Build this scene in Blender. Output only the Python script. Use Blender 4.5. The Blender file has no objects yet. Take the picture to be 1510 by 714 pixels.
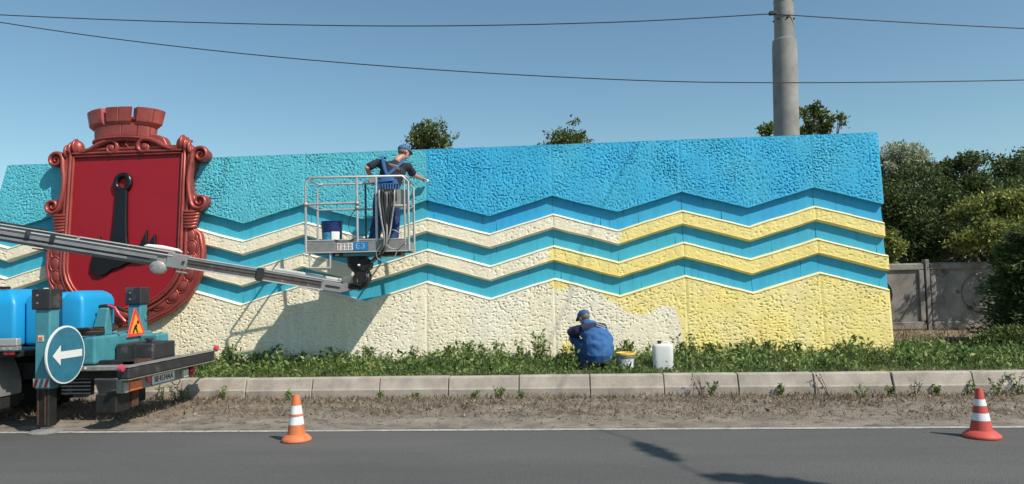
import bpy, bmesh, math, random
import numpy as np
from mathutils import Vector, Matrix, Euler
random.seed(7)
SC = bpy.context.scene
COL = SC.collection

# ------------------------------------------------------------------ camera
CAM_H, YAW, PITCH, ROLL, FPX = 1.6, 0.076, 0.0541, -0.024, 1095.3
cd = bpy.data.cameras.new('camera'); cam = bpy.data.objects.new('camera', cd); COL.objects.link(cam)
CROT = Euler((math.pi/2+PITCH, 0, YAW)).to_matrix() @ Matrix.Rotation(ROLL, 3, 'Z')
cam.matrix_world = Matrix.Translation((0, 0, CAM_H)) @ CROT.to_4x4()
cd.sensor_width = 36.0; cd.lens = FPX/1510*36.0; cd.clip_end = 4000; cd.clip_start = 0.05
SC.camera = cam

# ------------------------------------------------------------------ sky, sun, exposure
S_DIR = Vector((-.75, .50, -1.0)).normalized()
sun_el = math.asin(-S_DIR.z); sun_rot = math.atan2(-S_DIR.x, -S_DIR.y)
w = bpy.data.worlds.new('World'); SC.world = w; w.use_nodes = True
nt = w.node_tree; bg = nt.nodes['Background']
sky = nt.nodes.new('ShaderNodeTexSky'); sky.sky_type = 'NISHITA'; sky.sun_disc = False
sky.sun_elevation = sun_el; sky.sun_rotation = sun_rot
sky.air_density = 1.0; sky.dust_density = .5; sky.ozone_density = 1.3; sky.altitude = 30
tint = nt.nodes.new('ShaderNodeMix'); tint.data_type = 'RGBA'; tint.blend_type = 'MULTIPLY'; tint.inputs[0].default_value = 1
tint.inputs[7].default_value = (.83, 1.0, .95, 1); nt.links.new(sky.outputs[0], tint.inputs[6]); nt.links.new(tint.outputs[2], bg.inputs[0]); bg.inputs[1].default_value = 0.125
sd = bpy.data.lights.new('sun', 'SUN'); sd.energy = 5.0; sd.angle = math.radians(0.53); sd.color = (1.0, .93, .82)
sun = bpy.data.objects.new('sun', sd); COL.objects.link(sun)
sun.rotation_euler = S_DIR.to_track_quat('-Z', 'Y').to_euler(); sun.location = (10, -8, 16)
SC.view_settings.view_transform = 'Standard'; SC.view_settings.look = 'None'
SC.view_settings.exposure = 0.0; SC.view_settings.gamma = 1.0
SC.render.engine = 'CYCLES'

# ------------------------------------------------------------------ helpers
def at(px, py, Y):
    """point of the photograph at depth Y (metres from the camera towards the wall)"""
    v = CROT @ Vector(((px-755)/FPX, -(py-357)/FPX, -1))
    return Vector((0, 0, CAM_H)) + v*(Y/v.y)
def atX(px, py, X):
    v = CROT @ Vector(((px-755)/FPX, -(py-357)/FPX, -1))
    return Vector((0, 0, CAM_H)) + v*(X/v.x)

MATS = {}
def pmat(name, c, rough=.6, metal=0., var=.15, scale=6., bump=0., bscale=60., c2=None, coat=0., spots=None, trans=0.):
    """principled material with noise-driven variation; c2 = second tone, spots = (colour, scale, amount)"""
    if name in MATS: return MATS[name]
    m = bpy.data.materials.new(name); m.use_nodes = True; t = m.node_tree; N = t.nodes; L = t.links
    b = N['Principled BSDF']; b.inputs['Roughness'].default_value = rough; b.inputs['Metallic'].default_value = metal
    if coat: b.inputs['Coat Weight'].default_value = coat; b.inputs['Coat Roughness'].default_value = .15
    g = N.new('ShaderNodeNewGeometry')
    n = N.new('ShaderNodeTexNoise'); n.inputs['Scale'].default_value = scale; n.inputs['Detail'].default_value = 6; n.inputs['Roughness'].default_value = .62
    L.new(g.outputs['Position'], n.inputs['Vector'])
    r = N.new('ShaderNodeValToRGB'); r.color_ramp.elements[0].position = .33; r.color_ramp.elements[1].position = .67
    a = [max(0, x*(1-var)) for x in c]; d = [min(1, x*(1+var)) for x in (c2 or c)]
    r.color_ramp.elements[0].color = (*a, 1); r.color_ramp.elements[1].color = (*d, 1)
    L.new(n.outputs['Fac'], r.inputs['Fac']); last = r.outputs['Color']
    if spots:
        sc, ss, am = spots
        n2 = N.new('ShaderNodeTexNoise'); n2.inputs['Scale'].default_value = ss; n2.inputs['Detail'].default_value = 5
        L.new(g.outputs['Position'], n2.inputs['Vector'])
        r2 = N.new('ShaderNodeValToRGB'); r2.color_ramp.elements[0].position = 1-am; r2.color_ramp.elements[1].position = min(1, 1-am+.07)
        L.new(n2.outputs['Fac'], r2.inputs['Fac'])
        mx = N.new('ShaderNodeMix'); mx.data_type = 'RGBA'; L.new(r2.outputs['Color'], mx.inputs[0]); L.new(last, mx.inputs[6]); mx.inputs[7].default_value = (*sc, 1)
        last = mx.outputs[2]
    L.new(last, b.inputs['Base Color'])
    if bump:
        nb = N.new('ShaderNodeTexNoise'); nb.inputs['Scale'].default_value = bscale; nb.inputs['Detail'].default_value = 5
        L.new(g.outputs['Position'], nb.inputs['Vector'])
        bp = N.new('ShaderNodeBump'); bp.inputs['Strength'].default_value = bump; bp.inputs['Distance'].default_value = .02
        L.new(nb.outputs['Fac'], bp.inputs['Height']); L.new(bp.outputs['Normal'], b.inputs['Normal'])
    if trans:
        b.inputs['Transmission Weight'].default_value = trans
    MATS[name] = m; return m

def paint_mat(name, old, new, var=.08, rough=.75, bump=.25):
    """two coats of paint chosen by the vertex attribute 'paint' (0 old coat, 1 new coat)"""
    m = bpy.data.materials.new(name); m.use_nodes = True; t = m.node_tree; N = t.nodes; L = t.links
    b = N['Principled BSDF']; b.inputs['Roughness'].default_value = rough; b.inputs['Specular IOR Level'].default_value = .3
    at_ = N.new('ShaderNodeAttribute'); at_.attribute_name = 'paint'
    g = N.new('ShaderNodeNewGeometry')
    n = N.new('ShaderNodeTexNoise'); n.inputs['Scale'].default_value = 2.2; n.inputs['Detail'].default_value = 8; n.inputs['Roughness'].default_value = .65
    L.new(g.outputs['Position'], n.inputs['Vector'])
    mr = N.new('ShaderNodeMapRange'); mr.inputs['From Min'].default_value = .3; mr.inputs['From Max'].default_value = .7
    mr.inputs['To Min'].default_value = 1-var; mr.inputs['To Max'].default_value = 1+var
    L.new(n.outputs['Fac'], mr.inputs['Value'])
    mx = N.new('ShaderNodeMix'); mx.data_type = 'RGBA'; L.new(at_.outputs['Fac'], mx.inputs[0])
    mx.inputs[6].default_value = (*old, 1); mx.inputs[7].default_value = (*new, 1)
    # streaks of grime running down
    mp = N.new('ShaderNodeMapping'); mp.inputs['Scale'].default_value = (9, 9, .7); L.new(g.outputs['Position'], mp.inputs['Vector'])
    n3 = N.new('ShaderNodeTexNoise'); n3.inputs['Scale'].default_value = 1.0; n3.inputs['Detail'].default_value = 4; L.new(mp.outputs[0], n3.inputs['Vector'])
    r3 = N.new('ShaderNodeMapRange'); r3.inputs['From Min'].default_value = .35; r3.inputs['From Max'].default_value = .75
    r3.inputs['To Min'].default_value = 1.03; r3.inputs['To Max'].default_value = .9; L.new(n3.outputs['Fac'], r3.inputs['Value'])
    mu = N.new('ShaderNodeMath'); mu.operation = 'MULTIPLY'; L.new(mr.outputs[0], mu.inputs[0]); L.new(r3.outputs[0], mu.inputs[1])
    vm = N.new('ShaderNodeVectorMath'); vm.operation = 'SCALE'; L.new(mx.outputs[2], vm.inputs[0]); L.new(mu.outputs[0], vm.inputs['Scale'])
    L.new(vm.outputs[0], b.inputs['Base Color'])
    nb = N.new('ShaderNodeTexNoise'); nb.inputs['Scale'].default_value = 70; nb.inputs['Detail'].default_value = 4
    L.new(g.outputs['Position'], nb.inputs['Vector'])
    bp = N.new('ShaderNodeBump'); bp.inputs['Strength'].default_value = bump; bp.inputs['Distance'].default_value = .012
    L.new(nb.outputs['Fac'], bp.inputs['Height']); L.new(bp.outputs['Normal'], b.inputs['Normal'])
    MATS[name] = m; return m

def leaf_mat(name, ramp, rough=.55, transl=.25):
    """foliage: colour from the per-leaf attribute 'tint', a little light passing through"""
    if name in MATS: return MATS[name]
    m = bpy.data.materials.new(name); m.use_nodes = True; t = m.node_tree; N = t.nodes; L = t.links
    b = N['Principled BSDF']; b.inputs['Roughness'].default_value = rough; b.inputs['Specular IOR Level'].default_value = .35
    a = N.new('ShaderNodeAttribute'); a.attribute_name = 'tint'
    r = N.new('ShaderNodeValToRGB'); els = r.color_ramp.elements
    while len(els) < len(ramp): els.new(.5)
    for i, c in enumerate(ramp): els[i].position = i/(len(ramp)-1); els[i].color = (*c, 1)
    L.new(a.outputs['Fac'], r.inputs['Fac']); L.new(r.outputs[0], b.inputs['Base Color'])
    tr = N.new('ShaderNodeBsdfTranslucent'); L.new(r.outputs[0], tr.inputs[0])
    mx = N.new('ShaderNodeMixShader'); mx.inputs[0].default_value = transl
    L.new(b.outputs[0], mx.inputs[1]); L.new(tr.outputs[0], mx.inputs[2]); L.new(mx.outputs[0], N['Material Output'].inputs[0])
    MATS[name] = m; return m

ORG = {}
def link(name, me, mat, parent=None, smooth=None, kind=None):
    """link a mesh given in world coordinates as one object whose origin is at its base"""
    n = len(me.vertices); co = np.empty(n*3, 'f'); me.vertices.foreach_get('co', co); co = co.reshape(-1, 3)
    o = np.array([(co[:, 0].min()+co[:, 0].max())/2, (co[:, 1].min()+co[:, 1].max())/2, co[:, 2].min()], 'f')
    me.vertices.foreach_set('co', (co-o).ravel()); me.update()
    ob = bpy.data.objects.new(name, me); COL.objects.link(ob)
    if mat is not None and not me.materials: me.materials.append(mat)
    if smooth is not None: shade(me, smooth)
    ORG[ob] = Vector(o.tolist())
    if parent is not None:
        ob.parent = parent; ob.location = ORG[ob]-ORG[parent]
    else: ob.location = ORG[ob]
    if kind: ob['kind'] = kind
    return ob
def shade(me, ang):
    me.polygons.foreach_set('use_smooth', np.ones(len(me.polygons), bool))
    if ang < 179:
        bm = bmesh.new(); bm.from_mesh(me); c = math.radians(ang)
        for e in bm.edges:
            if len(e.link_faces) == 2 and e.calc_face_angle(0) > c: e.smooth = False
        bm.to_mesh(me); bm.free()
def root(name, loc, label, cat, group=None):
    o = bpy.data.objects.new(name, None); COL.objects.link(o); o.location = loc; o.empty_display_size = .2
    ORG[o] = Vector(loc); tag(o, label, cat, group); return o
def tag(o, label, cat, group=None):
    o['label'] = label; o['category'] = cat
    if group: o['group'] = group
    return o
def copy_part(o, parent, offset, name=None):
    """copy of one object (shares the mesh) moved by offset, under another parent"""
    c = o.copy(); COL.objects.link(c); ORG[c] = ORG[o]+Vector(offset)
    if parent is not None: c.parent = parent; c.location = ORG[c]-ORG[parent]
    else: c.parent = None; c.location = ORG[c]
    return c

class MB:
    def __init__(s): s.v = []; s.f = []
    def add(s, vs, fs):
        k = len(s.v); s.v += [tuple(p) for p in vs]; s.f += [tuple(i+k for i in f) for f in fs]; return s
    def box(s, x0, x1, y0, y1, z0, z1, M=None):
        vs = [Vector((x, y, z)) for x in (x0, x1) for y in (y0, y1) for z in (z0, z1)]
        if M is not None: vs = [M @ v for v in vs]
        return s.add(vs, [(0, 1, 3, 2), (4, 6, 7, 5), (0, 4, 5, 1), (2, 3, 7, 6), (0, 2, 6, 4), (1, 5, 7, 3)])
    def ring(s, rings, cap=True, closed=False):
        n = len(rings[0]); k = len(s.v)
        for r in rings: s.v += [tuple(p) for p in r]
        m = len(rings)
        for i in range(m-(0 if closed else 1)):
            a = k+i*n; b = k+((i+1) % m)*n
            for j in range(n): s.f.append((a+j, a+(j+1) % n, b+(j+1) % n, b+j))
        if cap and not closed:
            s.f.append(tuple(k+j for j in reversed(range(n)))); s.f.append(tuple(k+(m-1)*n+j for j in range(n)))
        return s
    def tube(s, pts, r, n=10, up=None, closed=False, cap=True):
        """tube along pts; r a number or list; an entry may be (rx, ry)"""
        P = [Vector(p) for p in pts]; m = len(P)
        R = r if isinstance(r, (list,)) else [r]*m
        rings = []; prev = None
        for i in range(m):
            if closed: d = P[(i+1) % m]-P[i-1]
            else: d = P[min(i+1, m-1)]-P[max(i-1, 0)]
            if d.length < 1e-9: d = Vector((0, 0, 1))
            d.normalize()
            u = Vector(up) if up is not None else (prev if prev is not None else (Vector((0, 0, 1)) if abs(d.z) < .9 else Vector((1, 0, 0))))
            a = u - d*u.dot(d)
            if a.length < 1e-6: a = d.orthogonal()
            a.normalize(); b = d.cross(a); prev = a
            q = R[i]; rx, ry = (q if isinstance(q, tuple) else (q, q))
            rings.append([P[i]+b*(rx*math.cos(2*math.pi*j/n))+a*(ry*math.sin(2*math.pi*j/n)) for j in range(n)])
        return s.ring(rings, cap, closed)
    def cyl(s, p0, p1, r0, r1=None, n=16): return s.tube([p0, p1], [r0, r0 if r1 is None else r1], n)
    def bar(s, p0, p1, a, b, up=(0, 0, 1)):
        """rectangular bar from p0 to p1, a wide (sideways) b high"""
        P0, P1 = Vector(p0), Vector(p1); d = (P1-P0).normalized(); u = Vector(up); u = (u-d*u.dot(d)).normalized(); q = d.cross(u)
        rs = [[P+q*(a/2*i)+u*(b/2*j) for i, j in ((-1, -1), (1, -1), (1, 1), (-1, 1))] for P in (P0, P1)]
        return s.ring(rs)
    def lathe(s, prof, c, n=24, axis='Z', M=None):
        rings = []
        for r, h in prof:
            ring = []
            for j in range(n):
                a = 2*math.pi*j/n; p = Vector((r*math.cos(a), r*math.sin(a), h))
                if M is not None: p = M @ p
                ring.append(p+Vector(c))
            rings.append(ring)
        return s.ring(rings)
    def ell(s, c, r, M=None, n=12, m=8):
        rings = []
        for i in range(m+1):
            t = math.pi*i/m; ring = []
            for j in range(n):
                a = 2*math.pi*j/n; q = Vector((r[0]*math.sin(t)*math.cos(a), r[1]*math.sin(t)*math.sin(a), -r[2]*math.cos(t)))
                if i in (0, m): q = Vector((1e-4*math.cos(a), 1e-4*math.sin(a), q.z))
                if M is not None: q = M @ q
                ring.append(Vector(c)+q)
            rings.append(ring)
        return s.ring(rings)
    def prism(s, poly, fn, d0, d1):
        """poly of (a, b) extruded from depth d0 to d1; fn(a, b, d) -> point"""
        return s.ring([[fn(a, b, d0) for a, b in poly], [fn(a, b, d1) for a, b in poly]])
    def mesh(s, name='m', bevel=0., seg=1):
        me = bpy.data.meshes.new(name); me.from_pydata(s.v, [], s.f)
        bm = bmesh.new(); bm.from_mesh(me); bmesh.ops.recalc_face_normals(bm, faces=bm.faces)
        if bevel:
            es = [e for e in bm.edges if len(e.link_faces) == 2 and e.calc_face_angle(0) > .5]
            bmesh.ops.bevel(bm, geom=es, offset=bevel, segments=seg, profile=.5, affect='EDGES', clamp_overlap=True)
        bm.to_mesh(me); bm.free(); return me
    def build(s, name, mat, parent=None, bevel=0., seg=1, smooth=None, kind=None):
        return link(name, s.mesh(name, bevel, seg), mat, parent, smooth, kind)
def box(*a, **k): return MB().box(*a, **k)

def np_mesh(name, V, F, attrs=None):
    """fast mesh from numpy: V (n,3), F (m,k)"""
    me = bpy.data.meshes.new(name); k = F.shape[1]
    me.vertices.add(len(V)); me.vertices.foreach_set('co', np.ascontiguousarray(V, 'f').ravel())
    me.loops.add(F.size); me.loops.foreach_set('vertex_index', np.ascontiguousarray(F, 'i').ravel())
    me.polygons.add(len(F)); me.polygons.foreach_set('loop_start', np.arange(len(F), dtype='i')*k)
    me.update(calc_edges=True)
    for n, a in (attrs or {}).items():
        at_ = me.attributes.new(n, 'FLOAT', 'POINT'); at_.data.foreach_set('value', np.ascontiguousarray(a, 'f'))
    return me
_perm = np.random.RandomState(3).permutation(512)
def gnoise(x, y, seed=0):
    """2-D gradient noise, about -0.7..0.7"""
    x = np.asarray(x, float); y = np.asarray(y, float)
    xi = np.floor(x).astype(int); yi = np.floor(y).astype(int); xf = x-xi; yf = y-yi
    def g(ix, iy, dx, dy):
        h = _perm[(_perm[(ix+seed*17) & 511]+iy+seed*31) & 511]*(2*np.pi/512); return np.cos(h)*dx+np.sin(h)*dy
    u = xf**3*(xf*(xf*6-15)+10); v = yf**3*(yf*(yf*6-15)+10)
    a = g(xi, yi, xf, yf); b = g(xi+1, yi, xf-1, yf); c = g(xi, yi+1, xf, yf-1); d = g(xi+1, yi+1, xf-1, yf-1)
    return (a*(1-u)+b*u)*(1-v)+(c*(1-u)+d*u)*v
def sstep(a, b, x):
    t = np.clip((np.asarray(x, float)-a)/(b-a), 0, 1); return t*t*(3-2*t)

# ------------------------------------------------------------------ ground, road, verge, lawn
# the road edge and the kerb are not quite parallel to the wall: straight strip coordinates -> place
def LS(x): return -.33-.017*np.clip(x, -14, 14)
def KS(x): return -.62-.036*np.clip(x, -14, 14)
def warp(x, y):
    x = np.asarray(x, float); y = np.asarray(y, float); t = np.clip((y-8.45)/(10.86-8.45), 0, 1); u = np.clip((y-11.1)/1.45, 0, 1)
    return y+((1-t)*LS(x)+t*KS(x))*(1-u)
ground_m = pmat('dry_earth', (.17, .13, .095), .95, var=.25, scale=1.3, bump=.5, bscale=30, c2=(.24, .19, .13))
def sheet(name, xs, ys, zf, mat, kind='structure', parent=None, wp=False):
    X, Y = np.meshgrid(xs, ys); Z = zf(X, Y)
    if wp: Y = warp(X, Y)
    nx = len(xs); ny = len(ys)
    i = np.arange((ny-1)*nx).reshape(ny-1, nx)[:, :-1].ravel()
    me = np_mesh(name, np.stack([X.ravel(), Y.ravel(), Z.ravel()], 1), np.stack([i, i+1, i+1+nx, i+nx], 1))
    return link(name, me, mat, parent, 179, kind)
def prof(Y):
    return np.interp(Y, [-1500, 8.3, 8.8, 10.95, 10.99, 30, 60, 1500], [-.04, -.04, -.04, -.04, .20, .20, .1, .1])
g_y = np.concatenate([[-1500, -300, -60, -10, 0, 4, 8.3, 8.8, 10.95, 10.99], np.arange(12, 30, 1.5), [40, 60, 200, 600, 1500]])
g_x = np.concatenate([[-1500, -400, -100, -40], np.arange(-24, 25, 2.), [40, 100, 400, 1500]])
sheet('ground', g_x, g_y, lambda X, Y: prof(Y), ground_m)

def asphalt():
    m = bpy.data.materials.new('asphalt'); m.use_nodes = True; t = m.node_tree; N = t.nodes; L = t.links; b = N['Principled BSDF']
    b.inputs['Roughness'].default_value = .85; g = N.new('ShaderNodeNewGeometry')
    n1 = N.new('ShaderNodeTexNoise'); n1.inputs['Scale'].default_value = .9; n1.inputs['Detail'].default_value = 8; n1.inputs['Roughness'].default_value = .6
    mp = N.new('ShaderNodeMapping'); mp.inputs['Scale'].default_value = (.25, 1, 1); L.new(g.outputs['Position'], mp.inputs[0]); L.new(mp.outputs[0], n1.inputs['Vector'])
    n2 = N.new('ShaderNodeTexVoronoi'); n2.inputs['Scale'].default_value = 90; L.new(g.outputs['Position'], n2.inputs['Vector'])
    r1 = N.new('ShaderNodeValToRGB'); e = r1.color_ramp.elements; e[0].position = .28; e[0].color = (.080, .079, .078, 1); e[1].position = .72; e[1].color = (.125, .122, .116, 1)
    L.new(n1.outputs['Fac'], r1.inputs['Fac'])
    r2 = N.new('ShaderNodeValToRGB'); e = r2.color_ramp.elements; e[0].position = .0; e[0].color = (1.35, 1.33, 1.3, 1); e[1].position = .6; e[1].color = (.78, .78, .8, 1)
    L.new(n2.outputs['Distance'], r2.inputs['Fac'])
    mx = N.new('ShaderNodeMix'); mx.data_type = 'RGBA'; mx.blend_type = 'MULTIPLY'; mx.inputs[0].default_value = .8
    L.new(r1.outputs[0], mx.inputs[6]); L.new(r2.outputs[0], mx.inputs[7])
    # pale grit
    n3 = N.new('ShaderNodeTexVoronoi'); n3.inputs['Scale'].default_value = 7; L.new(g.outputs['Position'], n3.inputs['Vector'])
    r3 = N.new('ShaderNodeValToRGB'); e = r3.color_ramp.elements; e[0].position = .03; e[0].color = (1, 1, 1, 1); e[1].position = .055; e[1].color = (0, 0, 0, 1)
    L.new(n3.outputs['Distance'], r3.inputs['Fac'])
    m2 = N.new('ShaderNodeMix'); m2.data_type = 'RGBA'; L.new(r3.outputs[0], m2.inputs[0]); L.new(mx.outputs[2], m2.inputs[6]); m2.inputs[7].default_value = (.22, .21, .19, 1)
    L.new(m2.outputs[2], b.inputs['Base Color'])
    bp = N.new('ShaderNodeBump'); bp.inputs['Strength'].default_value = .5; bp.inputs['Distance'].default_value = .006; L.new(n2.outputs['Distance'], bp.inputs['Height']); L.new(bp.outputs[0], b.inputs['Normal'])
    return m
road_edge = lambda X: 8.70+.03*gnoise(X*.7, X*0+.5, 4)+.05*gnoise(X*4, X*0+.5, 5)
def road_sheet():
    xs = np.concatenate([[-600, -100, -30], np.arange(-16, 16.1, .1), [30, 100, 600]]); n = len(xs); rows = [-6., -2, 3, 6, 7.5]
    V = [np.stack([xs, xs*0+y, xs*0], 1) for y in rows]+[np.stack([xs, np.where(abs(xs) < 20, road_edge(xs)+LS(xs), 8.4+LS(xs)), xs*0-.001], 1)]
    V = np.concatenate(V); i = np.arange((len(rows))*n).reshape(len(rows), n)[:, :-1].ravel()
    return link('road', np_mesh('road', V, np.stack([i, i+1, i+1+n, i+n], 1)), asphalt(), None, None, 'structure')
road = road_sheet()
def edge_line():
    xs = np.arange(-30, 30.01, .06); a = 8.405+LS(xs)+.010*gnoise(xs*3, xs*0, 8); b = 8.495+LS(xs)+.012*gnoise(xs*3.7, xs*0, 9)
    V = np.concatenate([np.stack([xs, a, xs*0+.004], 1), np.stack([xs, b, xs*0+.004], 1)]); n = len(xs); i = np.arange(n-1)
    m = pmat('road_paint', (.40, .38, .345), .8, var=.25, scale=9, bump=.3, bscale=150, spots=((.13, .125, .12), 22, .40))
    return link('edge_line', np_mesh('edge_line', V, np.stack([i, i+1, i+1+n, i+n], 1)), m, None, None, 'structure')
edge_line()
def verge_z(X, Y):
    e = Y+.07*gnoise(X*.9, X*0+.3, 14)+.05*gnoise(X*4, Y*4, 15); t = sstep(8.6, 9.2, Y)
    return -.008+.014*sstep(8.50, 8.62, e)+t*(.004+.006*sstep(9.3, 10.6, Y)+.022*gnoise(X*1.3, Y*2.1, 11)+.014*gnoise(X*5, Y*6, 12)+.006*gnoise(X*17, Y*17, 13))
verge_m = pmat('verge_dirt', (.170, .142, .114), .95, var=.22, scale=2.6, bump=.9, bscale=45, c2=(.24, .203, .165), spots=((.105, .086, .066), 7, .42))
sheet('verge', np.arange(-13, 13.01, .06), np.arange(8.46, 10.98, .035), verge_z, verge_m, wp=True)
def lawn_z(X, Y): return .25+.045*sstep(11.1, 12.6, Y)+.02*gnoise(X*1.1, Y*1.7, 21)+.012*gnoise(X*6, Y*6, 22)
soil_m = pmat('lawn_soil', (.075, .062, .042), .95, var=.3, scale=6, bump=.7, bscale=50, c2=(.12, .10, .065))
sheet('lawn_soil', np.arange(-14, 16.01, .12), np.arange(11.02, 15.01, .1), lawn_z, soil_m, wp=True)
back_m = pmat('dry_field', (.20, .145, .09), .95, var=.25, scale=2.5, bump=.8, bscale=40, c2=(.28, .21, .12), spots=((.10, .10, .045), 3, .42))
sheet('dry_field', np.arange(-30, 40.01, .5), np.arange(14.9, 40, .5), lambda X, Y: .262+.02*gnoise(X*.8, Y*.9, 23), back_m)

# kerb: each block its own piece
kerb = root('kerb', (0, 10.28, 0), 'long row of worn concrete kerb blocks along the dirt verge', 'kerb')
def kerb_m():
    m = pmat('kerb_concrete', (.34, .295, .25), .9, var=.12, scale=3.2, bump=.4, bscale=70, c2=(.43, .375, .32), spots=((.25, .215, .18), 2.6, .33)); return m
KP = [(10.862, -.08), (10.862, .142), (10.874, .150), (10.925, .296), (10.945, .305), (11.075, .305), (11.075, -.08)]
kj = [-.78-1.043*k for k in range(12, 0, -1)]+[-.78, .25, 1.30, 2.33, 3.36]+[3.36+1.043*k for k in range(1, 10)]
kj = [x*.945 for x in kj]
for i in range(len(kj)-1):
    a, b = kj[i]+.006, kj[i+1]-.006; dy, dz, tw = random.uniform(-.012, .012), random.uniform(-.008, .008), random.uniform(-.008, .008)
    m = MB(); ka, kb_ = float(KS(a)), float(KS(b)); m.ring([[(a, y+dy-tw+ka, z+dz) for y, z in KP], [(b, y+dy+tw+kb_, z+dz*.4) for y, z in KP]])
    m.build('kerb_block', kerb_m(), kerb, bevel=.007)

# ------------------------------------------------------------------ the painted wall
LEAN, WY, WZ = .08, 12.5, .35
X0, PER, AMP = -.2533, 1.0934, .1566
ZR = dict(up=2.909, b1t=2.605, b1b=2.336, b2t=2.057, b2b=1.781, low=1.5)
ZTOP, XR = 3.967, 5.21
def Wp(x, z, out=0.): return Vector((x, WY+(z-WZ)*LEAN-out, z))
def zig(x, name):
    t = np.abs(((np.asarray(x, float)-X0)/PER+1) % 2-1); x = np.asarray(x, float); s = sorted(ZR).index(name)*7
    return ZR[name]+AMP*(1-2*t)+.009*gnoise(x*2.3, x*0+.37, 100+s)+.005*gnoise(x*9, x*0+.61, 101+s)
def xleft(z): return -10.23-.23*(ZTOP-z)
wall = root('roadside_monument', (-2.5, 12.75, .28), 'long rough stucco wall painted in turquoise, blue, cream and yellow waves', 'wall')
blue_paint = paint_mat('wall_blue_paint', (.105, .49, .585), (.045, .41, .67), .09)
cream_paint = paint_mat('wall_cream_paint', (.87, .80, .635), (.90, .735, .265), .06)
lip_paint = paint_mat('wall_lip_paint', (.82, .77, .62), (.84, .73, .40), .05, .7, .1)
band_paint = paint_mat('wall_band_paint', (.060, .42, .56), (.035, .36, .66), .06, .65, .1)

RES = .0125
def stucco_h(x, z, amp=1.):
    w1 = gnoise(x*4.1, z*4.1, 41)*.05; ca, sa = math.cos(.35), math.sin(.35)
    xr = x*ca+z*sa; zr = z*ca-x*sa
    n1 = gnoise((xr+w1)*23, (zr-w1)*36, 31); n2 = gnoise(x*47, z*55, 32); amp = amp*(.95+.8*gnoise(x*.8, z*.9, 38)+.35*gnoise(x*3.3, z*2.9, 39)); n3 = gnoise(x*2.2, z*2.2, 33); n4 = gnoise(x*9, z*9, 34)
    pits = sstep(-.43, -.20, n1+.40*n2+.18*n3)
    return amp*(.018*(pits-1)+.0022*n2+.004*n4)
def stucco_up(x, z, amp=1.):
    n1 = gnoise(x*30, z*36, 35); n2 = gnoise(x*55, z*60, 36); amp = amp*(.95+.7*gnoise(x*.9, z*1.1, 38)+.4*gnoise(x*3.7, z*3.1, 39)); n3 = gnoise(x*2.0, z*2.0, 37)
    pits = sstep(-.36, -.06, n1+.5*n2+.3*n3)
    return amp*(.0145*(pits-1)+.0035*n2+.004*n1)
def strip(name, xa, xb, zb, zt, out, parent, mat, paint, amp=1., left=False, back=.098, hf=stucco_h):
    """rough slab face between columns xa..xb and the curves zb..zt, with edges going back into the wall"""
    nx = max(3, int((xb-xa)/RES)); zmid = float(np.mean(zt(np.array([xa, xb]))+zb(np.array([xa, xb])))/2)
    nz = max(3, int(float((zt(np.array([xa]))-zb(np.array([xa])))[0])/RES))
    u = np.linspace(0, 1, nx); xs = xa+(xb-xa)*u
    T = np.linspace(0, 1, nz)[:, None]; X = np.repeat(xs[None], nz, 0); Z = zb(xs)[None]*(1-T)+zt(xs)[None]*T
    if left: X = X+(.23*(Z-zmid))*(1-u[None])
    ed = np.minimum.reduce([(X-X[:, :1]), (X[:, -1:]-X)]); fade = sstep(0, .035, ed)
    ev = np.minimum(Z-Z[:1], Z[-1:]-Z); fv = sstep(-.01, .03, ev)
    H = out+hf(X, Z, amp)*fv*(.35+.65*fade)-.006*(1-fade)
    Y = WY+(Z-WZ)*LEAN-H
    P = np.stack([X, Y, Z], -1)
    ring_i = np.concatenate([np.arange(nx), np.arange(1, nz)*nx+nx-1, (nz-1)*nx+np.arange(nx-2, -1, -1), np.arange(nz-2, 0, -1)*nx])
    V = P.reshape(-1, 3); bk = V[ring_i].copy(); bk[:, 1] = WY+(bk[:, 2]-WZ)*LEAN-out+back
    i = np.arange((nz-1)*nx).reshape(nz-1, nx)[:, :-1].ravel(); F = np.stack([i, i+1, i+1+nx, i+nx], 1)
    r = len(ring_i); j = np.arange(r); j2 = (j+1) % r; B = len(V)
    F2 = np.stack([ring_i[j2], ring_i[j], B+j, B+j2], 1)
    V = np.concatenate([V, bk]); F = np.concatenate([F, F2])
    pa = np.clip(paint(V[:, 0], V[:, 2]), 0, 1)
    me = np_mesh(name, V, F, {'paint': pa}); return link(name, me, mat, parent, 50)
def cst(v): return lambda x: np.zeros_like(np.asarray(x, float))+v
edge_n = lambda x, z, s: .14*gnoise(x*7, z*1.6, s+5)+.10*gnoise(x*2.2, z*2.6, s)+.05*gnoise(x*9, z*9, s+1)+.03*gnoise(x*30, z*30, s+2)
def paint_up(x, z): return sstep(-.05, .05, (x+2.46)+edge_n(x, z, 50)*.5)*(.88+.5*gnoise(x*1.5, z*1.2, 53)+.12*((x < -.25)&(x > -2.44)))
def paint_low(x, z):
    b = np.interp(x, [-.45, -.33, -.22, -.05, .1, .3, .55, 1.0, 1.15, 1.35, 1.5, 1.72, 1.80, 1.88],
                     [1.9, 1.52, 1.42, 1.44, 1.60, 1.9, 1.33, 1.02, .98, 1.08, 1.14, 1.12, .9, .1])
    t = (z-b)+edge_n(x, z, 56)*.45
    small = sstep(.02, -.03, np.hypot((x+.06)*.9, (z-.47))-.13+edge_n(x, z, 71)*.5)     # dab low down by the kneeling painter
    pl = .10*sstep(-.2, .2, gnoise(x*1.2, z*1.0, 57))+.12*sstep(-4.7, -6.8, x)
    return np.maximum.reduce([sstep(-.02, .03, t)*(.92+.3*gnoise(x*2, z*2, 58)), small, pl])
def paint_b1(x, z): return np.maximum(sstep(-.05, .06, x-.86+edge_n(x, z, 60)*.8)*.95, .08)
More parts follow.
